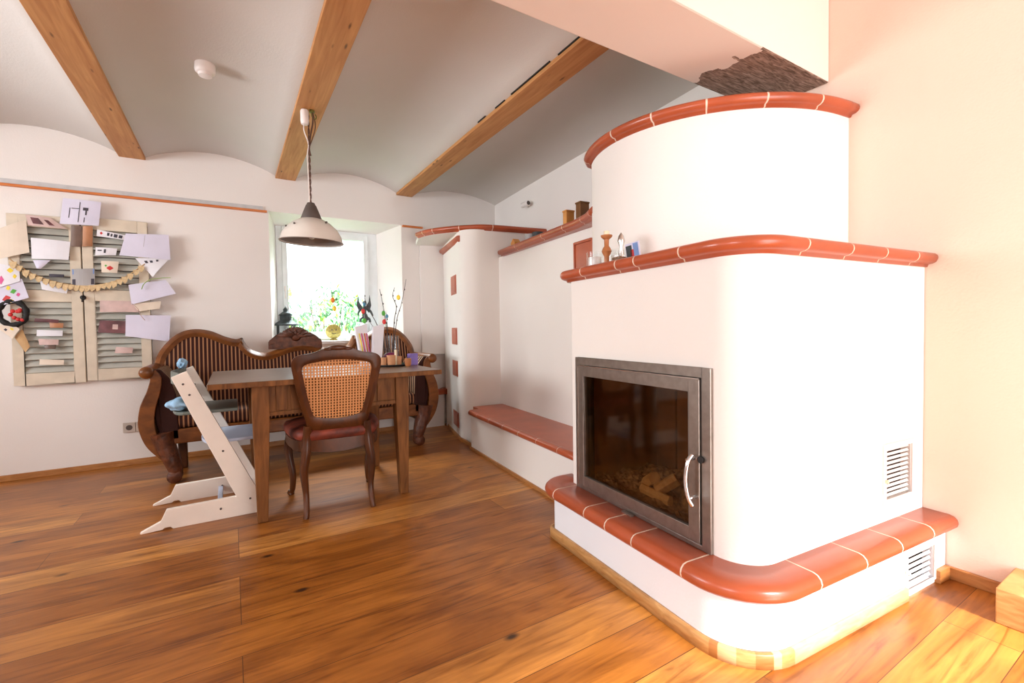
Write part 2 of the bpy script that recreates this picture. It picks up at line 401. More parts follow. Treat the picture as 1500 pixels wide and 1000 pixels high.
# back wall with a splayed window opening
bm = BM(); box(bm, -3.5, 2.95, YB, 5.16, -.02, 2.95); wb = struct('wall_back', bm, 'wall')
c_ = BM()
a0 = [(.315, YB-.01, .93), (1.555, YB-.01, .93), (1.555, YB-.01, 2.15), (.315, YB-.01, 2.15)]
a1 = [(.42, 5.2, .93), (1.33, 5.2, .93), (1.33, 5.2, 2.08), (.42, 5.2, 2.08)]
A = [c_.verts.new(p) for p in a0]; B = [c_.verts.new(p) for p in a1]
c_.faces.new(A); c_.faces.new(B[::-1])
for i in range(4): c_.faces.new((A[i], A[(i+1) % 4], B[(i+1) % 4], B[i]))
cut(wb, [c_])
bm = BM(); box(bm, 2.48, 2.95, -2.62, 1.26, -.02, 2.95); struct('wall_right', bm, 'wall_cream')
bm = BM(); prism(bm, [(2.49, 1.26), (2.686, 4.80), (2.95, 4.80), (2.95, 1.26)], -.02, 2.95); struct('wall_right', bm, 'wall')
bm = BM(); box(bm, -3.62, -3.5, -2.62, 4.80, -.02, 2.95); o = struct('wall_left', bm, 'wall')
cut(o, [box(BM(), -3.7, -3.4, 1.8, 3.7, 1.05, 2.2), box(BM(), -3.7, -3.4, -1.9, -.5, .8, 2.1)])
bm = BM(); box(bm, -3.62, 2.95, -2.74, -2.62, -.02, 2.95); o = struct('wall_rear', bm, 'wall')
cut(o, [box(BM(), .4, 2.3, -2.8, -2.5, .02, 2.2)])
# vaulted ceiling between the beams
BX = [-2.84, -1.735, -.635, .467, 1.59]; BWH = .082
low = []
def vault(x0, x1, z0, z1, sag, k=14):
    return [(x0+(x1-x0)*i/k, z0+(z1-z0)*i/k+sag*math.sin(PI*i/k)**.8) for i in range(k+1)]
for i in range(4): low += vault(BX[i]+BWH, BX[i+1]-BWH, 2.475, 2.475, .115)
low += vault(BX[4]+BWH, 2.72, 2.475, 2.475, .10)
low = [(-3.62, 2.56), (BX[0]-BWH, 2.475)]+low
bm = BM()
L0 = [bm.verts.new((x, 1.40, z)) for x, z in low]; L1 = [bm.verts.new((x, 4.80, z)) for x, z in low]
T0 = [bm.verts.new((x, 1.40, 2.95)) for x, z in low]; T1 = [bm.verts.new((x, 4.80, 2.95)) for x, z in low]
for i in range(len(low)-1):
    for q in ((L0[i], L0[i+1], L1[i+1], L1[i]), (T0[i], T0[i+1], T1[i+1], T1[i]), (L0[i], L0[i+1], T0[i+1], T0[i]), (L1[i], L1[i+1], T1[i+1], T1[i])): bm.faces.new(q)
bm.faces.new((L0[0], L1[0], T1[0], T0[0])); bm.faces.new((L0[-1], L1[-1], T1[-1], T0[-1]))
for x, y0, y1, w_ in ((1.500, 2.02, 2.42, .0035), (1.502, 2.5, 2.62, .003), (1.498, 2.75, 2.86, .0025), (1.503, 1.72, 1.95, .004)):
    box(bm, x-w_, x+w_, y0, y1, 2.4725, 2.479, 1)
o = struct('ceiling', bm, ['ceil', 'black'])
for f in o.data.polygons: f.use_smooth = True
o.data.set_sharp_from_angle(angle=math.radians(30))
bm = BM(); box(bm, -3.62, 2.95, -2.74, 1.12, 2.72, 2.95); struct('ceiling', bm, 'wall')
bm = BM(); box(bm, -3.5, 2.479, 1.105, 1.438, 2.2, 2.95); struct('lintel', bm, 'lintel', bevel=.008)
names = {1: 'pine ceiling beam nearest the left edge, outside the picture', 2: 'leftmost of the three pine ceiling beams, above the paper-covered shutters',
         3: 'middle pine ceiling beam carrying the pendant lamp hook', 4: 'right pine ceiling beam beside the cracked plaster, closest to the stove'}
for i in (2, 3, 4):
    bm = BM(); x = BX[i]; box(bm, x-BWH-.002, x+BWH+.002, 1.44, YB-.002, 2.452, 2.60)
    tag(obj('ceiling_beam', bm, 'pine', bevel=.003), names[i], 'beam', 'pine ceiling beams')
# skirting boards
bm = BM(); box(bm, -3.5, 1.60, YB-.014, YB+.0, 0, .045); struct('baseboard_back', bm, 'skirt2', bevel=.003)
bm = BM(); box(bm, 2.464, 2.48, -2.6, .652, 0, .05); struct('baseboard_right', bm, 'skirt2', bevel=.003)
# picture rail: thin orange strip below a grey ledge; it comes back right of the window
for x0, x1, nm in ((-3.5, .305, 'trim_1'), (1.56, 1.78, 'trim_2')):
    bm = BM(); box(bm, x0, x1, YB-.03, YB, 2.128, 2.146); o = struct(nm, bm, 'rail', bevel=.003)
    if nm == 'trim_1':
        bm = BM(); box(bm, x0, x1-.03, YB-.012, YB, 2.146, 2.182); obj('rail_backing', bm, simple('grey_paint', srgb(196, 194, 194), .7), o)

# ------------------------------------------------------------------ window in the back wall
W0, W1, WZ0, WZ1, WY = .397, 1.388, .955, 2.098, 5.085
bm = BM()
for a in ((W0, W0+.055, WZ0, WZ1), (W1-.11, W1, WZ0, WZ1), (W0+.055, W1-.11, WZ1-.05, WZ1), (W0+.055, W1-.11, WZ0, WZ0+.05)): box(bm, a[0], a[1], WY, WY+.06, a[2], a[3])
win = struct('window_1', bm, 'frame_white', bevel=.004)
bm = BM()
for a in ((W0+.05, W0+.095, WZ0+.045, WZ1-.045), (W1-.15, W1-.105, WZ0+.045, WZ1-.045), (W0+.095, W1-.15, WZ1-.09, WZ1-.045), (W0+.095, W1-.15, WZ0+.045, WZ0+.09)): box(bm, a[0], a[1], WY-.02, WY+.04, a[2], a[3])
sash = obj('window_sash', bm, 'frame_white', win, bevel=.004)
bm = BM(); box(bm, W0+.09, W1-.145, WY+.005, WY+.011, WZ0+.085, WZ1-.085); obj('pane', bm, 'window_glass', sash)
bm = BM(); box(bm, W0+.06, W0+.075, WY-.045, WY-.02, 1.45, 1.5); box(bm, W0+.062, W0+.073, WY-.055, WY-.04, 1.38, 1.49); obj('window_handle', bm, 'plastic', sash)
bm = BM(); prism(bm, [(.30, YB-.03), (1.57, YB-.03), (1.57, YB), (1.34, 5.16), (.41, 5.16), (.30, YB)], .925, .955); obj('window_sill', bm, 'frame_white', win, bevel=.004)

# garden outside
bm = BM(); box(bm, -14, 16, 5.3, 40, -.6, -.5); struct('ground', bm, 'grass')
def bush(x, y, r, h, label, mt, nl):
    t = thing('garden_bush', label, 'bush', (x, y, -.5), 0, 'garden bushes')
    bm = BM()
    for _ in range(6):
        a = random.uniform(0, 2*PI); rr = r*.5
        tube(bm, [(0, 0, 0), (rr*.4*math.cos(a), rr*.4*math.sin(a), h*.4), (rr*math.cos(a), rr*math.sin(a), h*.85)], [.03, .02, .008], 5)
    obj('stems', bm, 'twig', t)
    bm = BM()
    for _ in range(nl):
        th_, ph = random.uniform(0, 2*PI), math.acos(random.uniform(-1, 1)); q = random.uniform(.45, 1)**.5*random.uniform(.8, 1.08)
        p = Vector((r*q*math.sin(ph)*math.cos(th_), r*q*math.sin(ph)*math.sin(th_), h*.55+h*.45*q*math.cos(ph)))
        R = Matrix.Rotation(random.uniform(0, 6.28), 4, 'Z') @ Matrix.Rotation(random.uniform(0, 6.28), 4, 'X')
        s = random.uniform(.05, .1)
        vv = [bm.verts.new(p+R @ Vector(k)*s) for k in ((0, -1, 0), (.45, 0, .1), (0, 1, 0), (-.45, 0, .1))]
        f = bm.faces.new(vv); f.material_index = random.choice((0, 0, 1, 1, 2)) if mt == 0 else random.choice((2, 2, 0))
    obj('foliage', bm, ['leaf', 'leaf2', 'leaf3'], t)
bush(1.65, 9.3, .85, 2.45, 'leafy green bush in the middle of the window view', 0, 1500)
bush(.62, 8.3, .5, 2.1, 'green bush at the left of the window view', 0, 800)
bush(2.9, 10.2, .9, 2.55, 'green bush at the right of the window view', 0, 1300)
bush(.44, 6.6, .24, 3.1, 'narrow yellow-green shrub at the left window edge', 1, 700)

# ------------------------------------------------------------------ tiled stove (frame turned 4.7 degrees from the room)
TH = math.radians(4.71); SO = Vector((1.247, .753, 0))
def SW(u, v, z=0): return Vector((SO.x+u*math.cos(TH)+v*math.sin(TH), SO.y-u*math.sin(TH)+v*math.cos(TH), z))
def uR(v):   # stove-frame u of the right wall at depth v
    return 1.232+(.082*v if v < .3 else 0.0) if v < .35 else (1.232-.0825*.35+(v-.35)*-.028)
stove = thing('tiled_stove', 'large white plastered stove with round upper drum, terracotta ledges and glass firebox door', 'stove', SO, -TH)
# plinth
def ring_path(u0, v0, r, vend, uend, k=12, r2=None):
    """from left end (v=vend) down the left face, round the corner, along the side face to the wall"""
    p = []
    if r2: p += [(u0+r2+.06, vend)]+[(x, y) for x, y in arc(u0+r2, vend-r2, r2, 90, 180, 8)]
    else: p += [(u0, vend)]
    p += arc(u0+r, v0+r, r, 180, 270, k)
    p += [(uend, v0)]
    return p
pl = ring_path(.015, .015, .19, 1.105, 1.229, r2=.03)
bm = BM(); prism(bm, pl+[(1.19, 1.105)], .0, .215); o = obj('plinth', bm, 'plinth', stove, smooth=True)
cut(o, [box(BM(), .915, 1.128, -.02, .06, .02, .165)])
# hearth slab of terracotta tiles
bp = ring_path(.015, .015, .19, 1.18, 1.228, r2=.12)
p = [(x, y) for x, y in bp]
L = 0; D = [0]
for a, b in zip(p, p[1:]): D.append(D[-1]+math.dist(a, b))
def dist_left(v): # distance along path of a point on the left face
    i0 = 1+8; return D[i0]+(p[i0][1]-v)
i1 = 1+8+1+12
def dist_side(u): return D[-1]-(1.228-u)
jo = [dist_left(v) for v in (1.03, .78, .635, .476, .235)]+[dist_side(u) for u in (.30, .56, .793, 1.028)]
bm = BM(); coping(bm, p[::-1], bullnose(.206, .264, .112, .042), [D[-1]-j for j in jo])
obj('hearth_slab', bm, ['terra', 'grout'], stove)
bm = BM(); prism(bm, ring_path(.11, .11, .12, 1.10, 1.222)+[(1.19, 1.14), (.16, 1.14)], .21, .2615); obj('hearth_fill', bm, 'terra', stove)
# body
body = ring_path(.12, .09, .13, 1.085, 1.226, r2=.025)
bm = BM(); prism(bm, body+[(1.19, 1.085)], .258, 1.28); bo = obj('stove_body', bm, 'stove', stove, smooth=True)
cut(bo, [box(BM(), .0, .62, .245, 1.0, .262, .885), box(BM(), .922, 1.128, .0, .16, .345, .555)])
# upper ledge
p = ring_path(.12, .09, .15, 1.12, 1.224, r2=.05); D = [0]
for a, b in zip(p, p[1:]): D.append(D[-1]+math.dist(a, b))
jo = [dist_left(v) for v in (.93, .68, .566, .335)]+[D[-1]-(1.224-u) for u in (.357, .611, .837, 1.072)]
bm = BM(); coping(bm, p[::-1], nosing(1.275, .06), [D[-1]-j for j in jo]); obj('upper_ledge', bm, ['terra', 'grout'], stove)
bm = BM(); prism(bm, ring_path(.16, .13, .11, 1.07, 1.222)+[(1.19, 1.07)], 1.28, 1.331); obj('ledge_top', bm, 'terra', stove)
# drum
EC = (1.15, 1.05)
dr = [(1.05, 1.56), (.80, 1.50), (.53, 1.42)]+[(x, y) for x, y in arc(EC[0], EC[1], .76, 152, 270, 44, .68)]+[(1.22, .370)]
bm = BM(); prism(bm, dr+[(1.16, 1.0)], 1.32, 2.01); obj('stove_drum', bm, 'stove', stove, smooth=True)
dp = dr[:-1]+[(1.224, .371)]; D = [0]
for a, b in zip(dp, dp[1:]): D.append(D[-1]+math.dist(a, b))
def near(u, v): return D[min(range(len(dp)), key=lambda i: math.dist(dp[i], (u, v)))]
jo = [near(*q) for q in ((.39, 1.03), (.46, .81), (.57, .62), (.75, .45), (.96, .39), (.5, 1.38), (.7, 1.6))]
bm = BM(); coping(bm, dp[::-1], nosing(2.0, .10), [D[-1]-j for j in jo]); obj('drum_ledge', bm, ['terra', 'grout'], stove)
bm = BM(); prism(bm, [(1.05, 1.50), (.80, 1.44)]+arc(EC[0], EC[1], .67, 152, 270, 40, .59)+[(1.16, 1.0)], 2.0, 2.05); obj('drum_cap', bm, 'stove', stove)
# skirting round the plinth
sk = ring_path(.015, .015, .19, 1.12, .9, r2=.03); D = [0]
for a, b in zip(sk, sk[1:]): D.append(D[-1]+math.dist(a, b))
bm = BM(); coping(bm, sk[::-1], [(0, 0), (.016, 0), (.016, .042), (.012, .048), (0, .048)])
bm.faces.ensure_lookup_table()
for f in bm.faces:
    c = f.calc_center_median()
    if c.x < .23 and c.y < .22:
        f.material_index = int((math.atan2(c.y-.205, c.x-.205)+PI)/(PI/2)*7.0) % 3
    elif c.y < .03: f.material_index = 2
    else: f.material_index = 0
obj('skirting', bm, ['skirt', 'skirt2', 'skirt3'], stove)
bm = BM(); box(bm, 1.14, 1.228, -.004, .015, 0, .052); obj('skirting', bm, 'skirt2', stove, bevel=.002)
# vents
def vent(u0, u1, v, z0, z1, name, lab, ns, mar=.02):
    bm = BM()
    for a in ((u0-mar, u0, z0-mar, z1+mar), (u1, u1+mar*1.5, z0-mar, z1+mar), (u0, u1, z1, z1+mar), (u0, u1, z0-mar, z0)): box(bm, a[0], a[1], v-.006, v+.001, a[2], a[3])
    f = obj('vent_frame', bm, 'plastic', stove, bevel=.002); f['label'] = lab
    bm = BM()
    for i in range(ns):
        z = z0+(i+.5)*(z1-z0)/ns
        box(bm, u0, u1, -.001, .001, -.005, .005, mat=Matrix.Translation((0, v+.010, z)) @ Matrix.Rotation(math.radians(-30), 4, 'X'))
    obj('slats', bm, 'plastic', f)
    bm = BM(); box(bm, u0, u1, v+.035, v+.04, z0, z1); obj('vent_back', bm, 'black', f)
    bm = BM(); box(bm, u0-.014, u0-.004, v-.016, v-.005, z0+.07, z0+.082); obj('vent_lever', bm, 'wax', f)
vent(.925, 1.125, .09, .350, .550, 'vent', 'white louvred vent in the stove body', 11)
vent(.918, 1.125, .015, .026, .160, 'vent', 'white louvred vent in the plinth', 6, .01)
# firebox: frame, door, glass, handle, lining
V0, V1, Z0, Z1 = .226, 1.022, .264, .903
bm = BM(); F = .036
for a in ((V0, V0+F, Z0, Z1), (V1-F*.75, V1, Z0, Z1), (V0+F, V1-F*.75, Z1-F, Z1), (V0+F, V1-F*.75, Z0, Z0+.018)): box(bm, .107, .16, a[0], a[1], a[2], a[3])
obj('firebox_frame', bm, 'steel', stove, bevel=.002)
bm = BM(); box(bm, .128, .15, V0+F-.004, V1-F*.7, Z0+.01, Z1-F+.004)
o = obj('door_gap', bm, 'black', stove); cut(o, [box(BM(), .1, .2, .30, .93, .31, .83)])
d0, d1, e0, e1 = .268, .990, .287, .862
bm = BM(); g = .047
for a in ((d0, d0+g, e0, e1), (d1-g*.85, d1, e0, e1), (d0+g, d1-g*.85, e1-g, e1), (d0+g, d1-g*.85, e0, e0+g)): box(bm, .100, .126, a[0], a[1], a[2], a[3])
door = obj('firebox_door', bm, 'steel', stove, bevel=.0015)
bm = BM()
for a in ((d1-.0, d1+.004, e0, e1), (d0, d1, e1-.0, e1+.004)): box(bm, .097, .112, a[0], a[1], a[2], a[3])
obj('door_edge', bm, 'steel_edge', door)
bm = BM(); box(bm, .112, .116, d0+g-.006, d1-g*.85+.006, e0+g-.006, e1-g+.006); obj('door_glass', bm, 'sooty_glass', door)
bm = BM(); hp = spline([(.085, .283, .600), (.066, .287, .575), (.058, .290, .515), (.062, .283, .455), (.072, .272, .425)], 6); tube(bm, hp, .0075, 10)
tube(bm, [(.062, .288, .583), (.100, .290, .583)], .006, 8); tube(bm, [(.064, .282, .45), (.100, .284, .45)], .006, 8)
obj('door_handle', bm, 'chrome', door)
bm = BM(); lathe(bm, [(.012, -.002), (.012, .004), (.004, .006)], 14, (.099, .262, .585), ax='x'); obj('door_latch', bm, 'black', door)
bm = BM(); box(bm, .085, .10, .60, .66, .264, .272); obj('air_lever', bm, 'steel', door)
bm = BM()
box(bm, .60, .62, .245, 1.0, .262, .885); box(bm, .16, .60, .245, .26, .262, .885); box(bm, .16, .60, .985, 1.0, .262, .885)
box(bm, .16, .60, .26, .985, .262, .285); box(bm, .16, .60, .26, .985, .87, .885)
for k in range(5): box(bm, .585, .60, .30+k*.135, .42+k*.135, .30, .86)
obj('firebox_lining', bm, 'firebrick', stove)
bm = BM()
res = bmesh.ops.create_grid(bm, x_segments=40, y_segments=40, size=1)
for q in bm.verts:
    x, y = q.co.x, q.co.y
    hgt = .02+.15*math.exp(-((x-.55)**2*2.2+(y+.45)**2*2.0))+.014*random.random()+.012*math.sin(x*9+y*5)*math.sin(y*11)
    q.co = Vector((.375+x*.215, .62+y*.355, .285+hgt))
obj('ash_bed', bm, 'ash', stove, smooth=False)
def log(u, v, z, rz, ln, r, tilt, label):
    bm = BM(); prof = [(math.cos(a)*r*random.uniform(.75, 1.1), math.sin(a)*r*random.uniform(.7, 1.0)) for a in (0, .9, 1.9, 3.0, 4.0, 5.1)]
    prism(bm, prof, -ln/2, ln/2, 'yz')
    o = obj('firewood_log', bm, 'log', bevel=.003); o.location = SW(u, v, z); o.rotation_euler = (random.uniform(0, 3), tilt, rz-TH); tag(o, label, 'log', 'firewood in the firebox')
log(.25, .665, .375, 1.2, .10, .033, .5, 'short pale piece of wood left of the pair in the firebox')
log(.26, .575, .375, -.7, .10, .032, -.6, 'short pale piece of wood right of the pair in the firebox')
log(.22, .60, .335, 1.5, .18, .022, .0, 'low split stick under the pair of wood pieces in the firebox')
log(.45, .42, .52, 1.45, .22, .038, .1, 'upper pale split log at the back right of the firebox')
log(.40, .36, .455, 1.2, .20, .036, -.25, 'lower pale split log at the back right of the firebox')

# ------------------------------------------------------------------ heated bench beside the stove
bench = thing('heated_bench', 'low white masonry bench with terracotta seat and tall plastered backrest left of the stove', 'bench', SO, -TH)
bm = BM(); box(bm, .278, .68, 1.09, 2.87, 0, .298); obj('bench_base', bm, 'stove', bench)
bm = BM(); sp_ = [(.278, 1.10), (.278, 2.85)]+arc(.30, 2.85, .022, 180, 90, 5)+[(.36, 2.872)]
L = coping(bm, sp_, bullnose(.300, .343, .006, .03), [.08+k*.25 for k in range(1, 7)], .004)
box(bm, .284, .68, 1.10, 2.866, .297, .3429)
box(bm, .36, .68, 2.866, 3.02, .297, .3429)
obj('bench_seat', bm, ['terra', 'grout'], bench)
bm = BM(); prism(bm, [(.655, 1.10), (.655, 3.1), (1.13, 3.1), (1.17, 1.62), (.80, 1.50), (.70, 1.2)], .0, 1.71); obj('backrest_wall', bm, 'stove', bench)
bm = BM(); coping(bm, [(.50, 1.34), (.565, 1.50), (.60, 1.68), (.635, 2.93)], nosing(1.702, .14, .045), [.07, .24, .50, .80, 1.26], .005)
box(bm, .74, 1.13, 1.64, 3.04, 1.705, 1.7585)
obj('shelf_ledge', bm, ['terra', 'grout'], bench)
bm = BM(); box(bm, .650, .657, 1.60, 1.80, 1.36, 1.615)
for a in ((1.605, 1.795, 1.615, 1.63), (1.59, 1.605, 1.36, 1.63), (1.795, 1.81, 1.36, 1.63)): box(bm, .643, .657, a[0], a[1], a[2], a[3])
obj('accent_tile', bm, 'terra', bench, bevel=.002)
bm = BM(); box(bm, .266, .279, 1.12, 2.89, 0, .022); obj('skirting', bm, 'skirt2', bench)

# ------------------------------------------------------------------ corner tower
tower = thing('masonry_tower', 'white rounded masonry tower with small terracotta tiles between bench and window wall', 'tower', SO, -TH)
tp = [(.655, 3.045)]+arc(.47, 3.205, .16, 270, 180, 10)+[(.415, 3.955), (1.07, 3.99), (1.135, 3.045)]
bm = BM(); prism(bm, tp, .0, 1.955); obj('tower_body', bm, 'stove', tower, smooth=True)
bm = BM(); prism(bm, [(.165, 4.005), (.165, 3.965), (.42, 3.95), (.46, 3.95), (.46, 4.02)], .78, 1.95); obj('wall_fillet', bm, 'wall', tower)
tl = [(.055, 3.62), (.10, 3.46), (.18, 3.33), (.30, 3.20), (.40, 3.125), (.47, 3.075), (.56, 3.045), (.72, 3.03), (.9, 3.02), (1.135, 3.005)]
tls = [(q.x, q.y) for q in spline([(a, b, 0) for a, b in tl], 5)]
bm = BM(); prism(bm, tls+[(1.10, 3.96), (.17, 4.0), (.13, 4.0)], 1.945, 1.99); obj('tower_shelf', bm, 'stove', tower)
bm = BM(); coping(bm, tls[::-1], nosing(1.948, .035, .04, .055), [.55, .85, 1.12, 1.25, 1.37], .006); obj('tower_ledge', bm, ['terra', 'grout'], tower)
bm = BM(); coping(bm, [(.318, 3.16), (.41, 3.94)], nosing(1.855, .02, .04, .055), [.3], .003); obj('lower_ledge', bm, ['terra_pale', 'grout'], tower)
for k, (z0, z1) in enumerate(((1.385, 1.568), (.90, 1.062), (.592, .742), (.098, .243))):
    bm = BM()
    def fp(v): return .31+(v-3.205)*(.095/.655)
    va, vb = 3.30, 3.54
    for off, (a, b, c, d) in ((.006, (va, vb, z0, z1)), (.011, (va+.02, vb-.02, z0+.015, z1-.015))):
        q = [(fp(a)-off, a), (fp(b)-off, b), (fp(b)+.004, b), (fp(a)+.004, a)]; prism(bm, q, c, d)
    obj('accent_tile', bm, 'terra_pale' if k < 2 else 'terra', tower)
bm = BM(); prism(bm, [(.300, 2.89), (.296, 3.2), (.392, 3.85), (.41, 3.85), (.312, 3.2), (.312, 2.89)], 0, .03); obj('skirting', bm, 'skirt2', tower)

nk = thing('masonry_ledge_box', 'low white box with terracotta cap between sofa arm and tower', 'ledge', (1.96, 4.65, 0))
bm = BM(); box(bm, -.45, .0, 0, .083, 0, .35); obj('box_body', bm, 'wall', nk)
bm = BM(); coping(bm, [(.0, .08), (.0, .0), (-.45, .0)][::-1], bullnose(.35, .405, .07, .025), [.33], .004); obj('box_cap', bm, ['terra', 'grout'], nk)

# ------------------------------------------------------------------ small fittings
sd = thing('smoke_detector', 'round white smoke detector on the vaulted ceiling', 'smoke detector', (-.085, 3.19, 2.556))
bm = BM(); lathe(bm, [(.05, .04), (.052, -.0), (.05, -.012), (.04, -.02)], 24); obj('detector_base', bm, 'plastic', sd, smooth=True)
bm = BM(); lathe(bm, [(.036, -.02), (.034, -.034), (.02, -.038), (.001, -.038)], 24); obj('detector_cap', bm, 'plastic', sd, smooth=True)
so = thing('wall_socket', 'double cream wall socket low on the wall left of the sofa', 'socket', (-.68, YB, .303))
for k in (-1, 1):
    bm = BM(); box(bm, -.04+k*.041, .04+k*.041, -.011, 0, -.04, .04); f = obj('socket_plate', bm, 'porcelain', so, bevel=.004)
    bm = BM(); lathe(bm, [(.021, -.0125), (.021, -.006)], 18, (k*.041, 0, 0), ax='y'); obj('socket_insert', bm, 'cap' if k < 0 else 'porcelain', f)
t = thing('wall_spotlight', 'small white cylinder fitting on the upper right wall', 'wall fitting', (2.62, 3.92, 2.30))
bm = BM(); lathe(bm, [(.022, -.06), (.026, -.055), (.026, .05), (.022, .055)], 16, (-.045, 0, 0), ax='y'); obj('fitting_body', bm, 'plastic', t, smooth=True)
bm = BM(); lathe(bm, [(.02, -.062), (.02, -.058)], 16, (-.045, 0, 0), ax='y'); obj('fitting_lens', bm, 'cap', t)
bm = BM(); tube(bm, [(-.02, 0, 0), (.04, 0, .0)], .012, 8); obj('fitting_bracket', bm, 'plastic', t)
bm = BM(); prism(bm, [(2.235, .470), (2.478, .470), (2.478, -.5), (2.235, -.5)], 0, .125)
tag(obj('wooden_step', bm, 'skirt', bevel=.004), 'oak step on the floor at the lower right corner by the cream wall', 'step')

# ------------------------------------------------------------------ pendant lamp
lamp = thing('pendant_lamp', 'old white enamel pendant lamp with brown cap hanging from the middle beam', 'lamp', (.455, 3.175, 1.615))
bm = BM()
lathe(bm, [(.190, 0), (.192, .004), (.186, .010), (.176, .045), (.150, .088), (.112, .122), (.07, .145), (.052, .150), (.050, .146), (.068, .141), (.110, .118), (.147, .085), (.172, .043), (.182, .008)], 48, cap=False)
bm.faces.ensure_lookup_table()
for f in bm.faces:
    c = f.calc_center_median()
    idx = 0
    n_ = f.normal
sh = obj('lamp_shade', bm, ['enamel', 'enamel_in'], lamp, smooth=True, rot=(math.radians(2), math.radians(1.5), 0))
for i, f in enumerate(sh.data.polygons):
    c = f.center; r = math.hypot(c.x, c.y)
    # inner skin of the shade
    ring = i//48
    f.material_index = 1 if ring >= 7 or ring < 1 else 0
for a_, r_, z_ in ((-2.4, .150, .092), (-1.0, .128, .112), (-.9, .120, .118), (-2.9, .155, .085)):
    bm = BM(); sphere(bm, (r_*math.cos(a_), r_*math.sin(a_), z_), .007, 8, sc=(1, 1, .9)); obj('enamel_chip', bm, 'cap', lamp)
bm = BM(); lathe(bm, [(.060, .146), (.062, .153), (.046, .195), (.031, .234), (.027, .238), (.022, .25)], 24); obj('lamp_cap', bm, 'cap', lamp, smooth=True)
bm = BM(); sphere(bm, (0, 0, .06), .032, 14, sc=(1, 1, 1.2)); lathe(bm, [(.018, .08), (.018, .15)], 12); obj('light_bulb', bm, 'bulb', lamp)
bm = BM()
for ph in (0, PI):
    tube(bm, [(.0035*math.cos(ph+t_*.45), .0035*math.sin(ph+t_*.45), .25+t_*.0065) for t_ in range(0, 86)], .0032, 6)
obj('brown_cord', bm, 'cord', lamp)
bm = BM(); tube(bm, spline([(-.006, 0, .25), (-.009, 0, .4), (-.012, .0, .55), (-.004, 0, .62), (-.03, -.01, .70), (-.022, 0, .765)], 6), .004, 6); obj('white_cord', bm, 'cord_w', lamp)
bm = BM(); lathe(bm, [(.008, .755), (.022, .76), (.025, .78), (.025, .84), (.02, .85), (.004, .852)], 16, (-.022, 0, -.02)); obj('cord_connector', bm, 'plastic', lamp, smooth=True)
bm = BM(); tube(bm, spline([(.024, -.0, .84), (.026, 0, .77), (.014, 0, .70), (.0, 0, .60), (.008, 0, .55)], 6), .005, 6)
tube(bm, spline([(.026, 0, .83), (.04, 0, .74), (.02, 0, .66), (.0, .0, .6)], 6), .0035, 6); obj('cord_loop', bm, 'cord', lamp)
bm = BM(); tube(bm, spline([(.022, 0, .838), (.022, 0, .80), (.04, 0, .785), (.046, 0, .80), (.04, 0, .815)], 6), .004, 6); lathe(bm, [(.016, .822), (.016, .836)], 12, (.022, 0, 0)); obj('brass_hook', bm, 'brass', lamp)

# ------------------------------------------------------------------ dining table
tb = thing('dining_table', 'rustic oak dining table in front of the sofa', 'table', (.52, 3.23, 0))
bm = BM(); box(bm, -.635, .635, -.46, .46, .762, .79)
obj('tabletop', bm, 'oak_top', tb, bevel=.004)
bm = BM(); box(bm, -.632, .632, -.466, -.459, .760, .788); obj('edge_strip', bm, 'oak', tb, bevel=.002)
for sx in (-1, 1):
    for sy in (-1, 1):
        bm = BM(); x, y = sx*.395, sy*.345
        a, b = .042, .026
        A = [bm.verts.new((x+i*b+(.006*sx), y+j*b, 0)) for i, j in ((-1, -1), (1, -1), (1, 1), (-1, 1))]
        B = [bm.verts.new((x+i*a, y+j*a, .60)) for i, j in ((-1, -1), (1, -1), (1, 1), (-1, 1))]
        C = [bm.verts.new((x+i*a, y+j*a, .762)) for i, j in ((-1, -1), (1, -1), (1, 1), (-1, 1))]
        bm.faces.new(A); bm.faces.new(C)
        for P_, Q in ((A, B), (B, C)):
            for i in range(4): bm.faces.new((P_[i], P_[(i+1) % 4], Q[(i+1) % 4], Q[i]))
        obj('leg', bm, 'oak', tb, bevel=.004)
for y in (-.355, .355):
    bm = BM(); box(bm, -.36, .36, y-.012, y+.012, .605, .762); box(bm, -.36, .36, y-.02, y+.02, .585, .607); obj('apron', bm, 'oak', tb, bevel=.002)
for x in (-.40, .40):
    bm = BM(); box(bm, x-.012, x+.012, -.31, .31, .605, .762); obj('apron', bm, 'oak', tb, bevel=.002)
for x0, x1 in ((-.32, -.262), (-.245, -.02), (.0, .22), (.24, .34)):
    bm = BM(); box(bm, x0, x1, -.376, -.366, .612, .755); obj('apron_panel', bm, 'oak', tb, bevel=.003)

# ------------------------------------------------------------------ cane-back chair
ch = thing('dining_chair', 'carved dark wood chair with woven cane back and red seat at the table', 'chair', (.512, 2.80, 0), math.radians(-4))
def yb(z): return -.00-.10*(z-.45)/.5    # back leans towards the camera side
# back frame outline (x, z) outer and inner
outer = [(-.150, .50), (-.175, .56), (-.205, .68), (-.232, .82), (-.236, .885), (-.205, .918), (-.13, .932), (-.07, .955), (0, .972), (.07, .955), (.13, .932), (.205, .918), (.236, .885), (.232, .82), (.205, .68), (.175, .56), (.150, .50), (.07, .485), (0, .482), (-.07, .485)]
inner = [(-.115, .565), (-.135, .59), (-.160, .69), (-.180, .80), (-.184, .845), (-.165, .868), (-.11, .880), (-.055, .888), (0, .890), (.055, .888), (.11, .880), (.165, .868), (.184, .845), (.180, .80), (.160, .69), (.135, .59), (.115, .565), (.06, .553), (0, .548), (-.06, .553)]
O_ = [(q.x, q.y) for q in spline([(a, b, 0) for a, b in outer], 4, True)]
I_ = [(q.x, q.y) for q in spline([(a, b, 0) for a, b in inner], 4, True)]
bm = BM(); k = len(O_); T = .016
def pt(x, z, d): return (x, yb(z)+d, z)
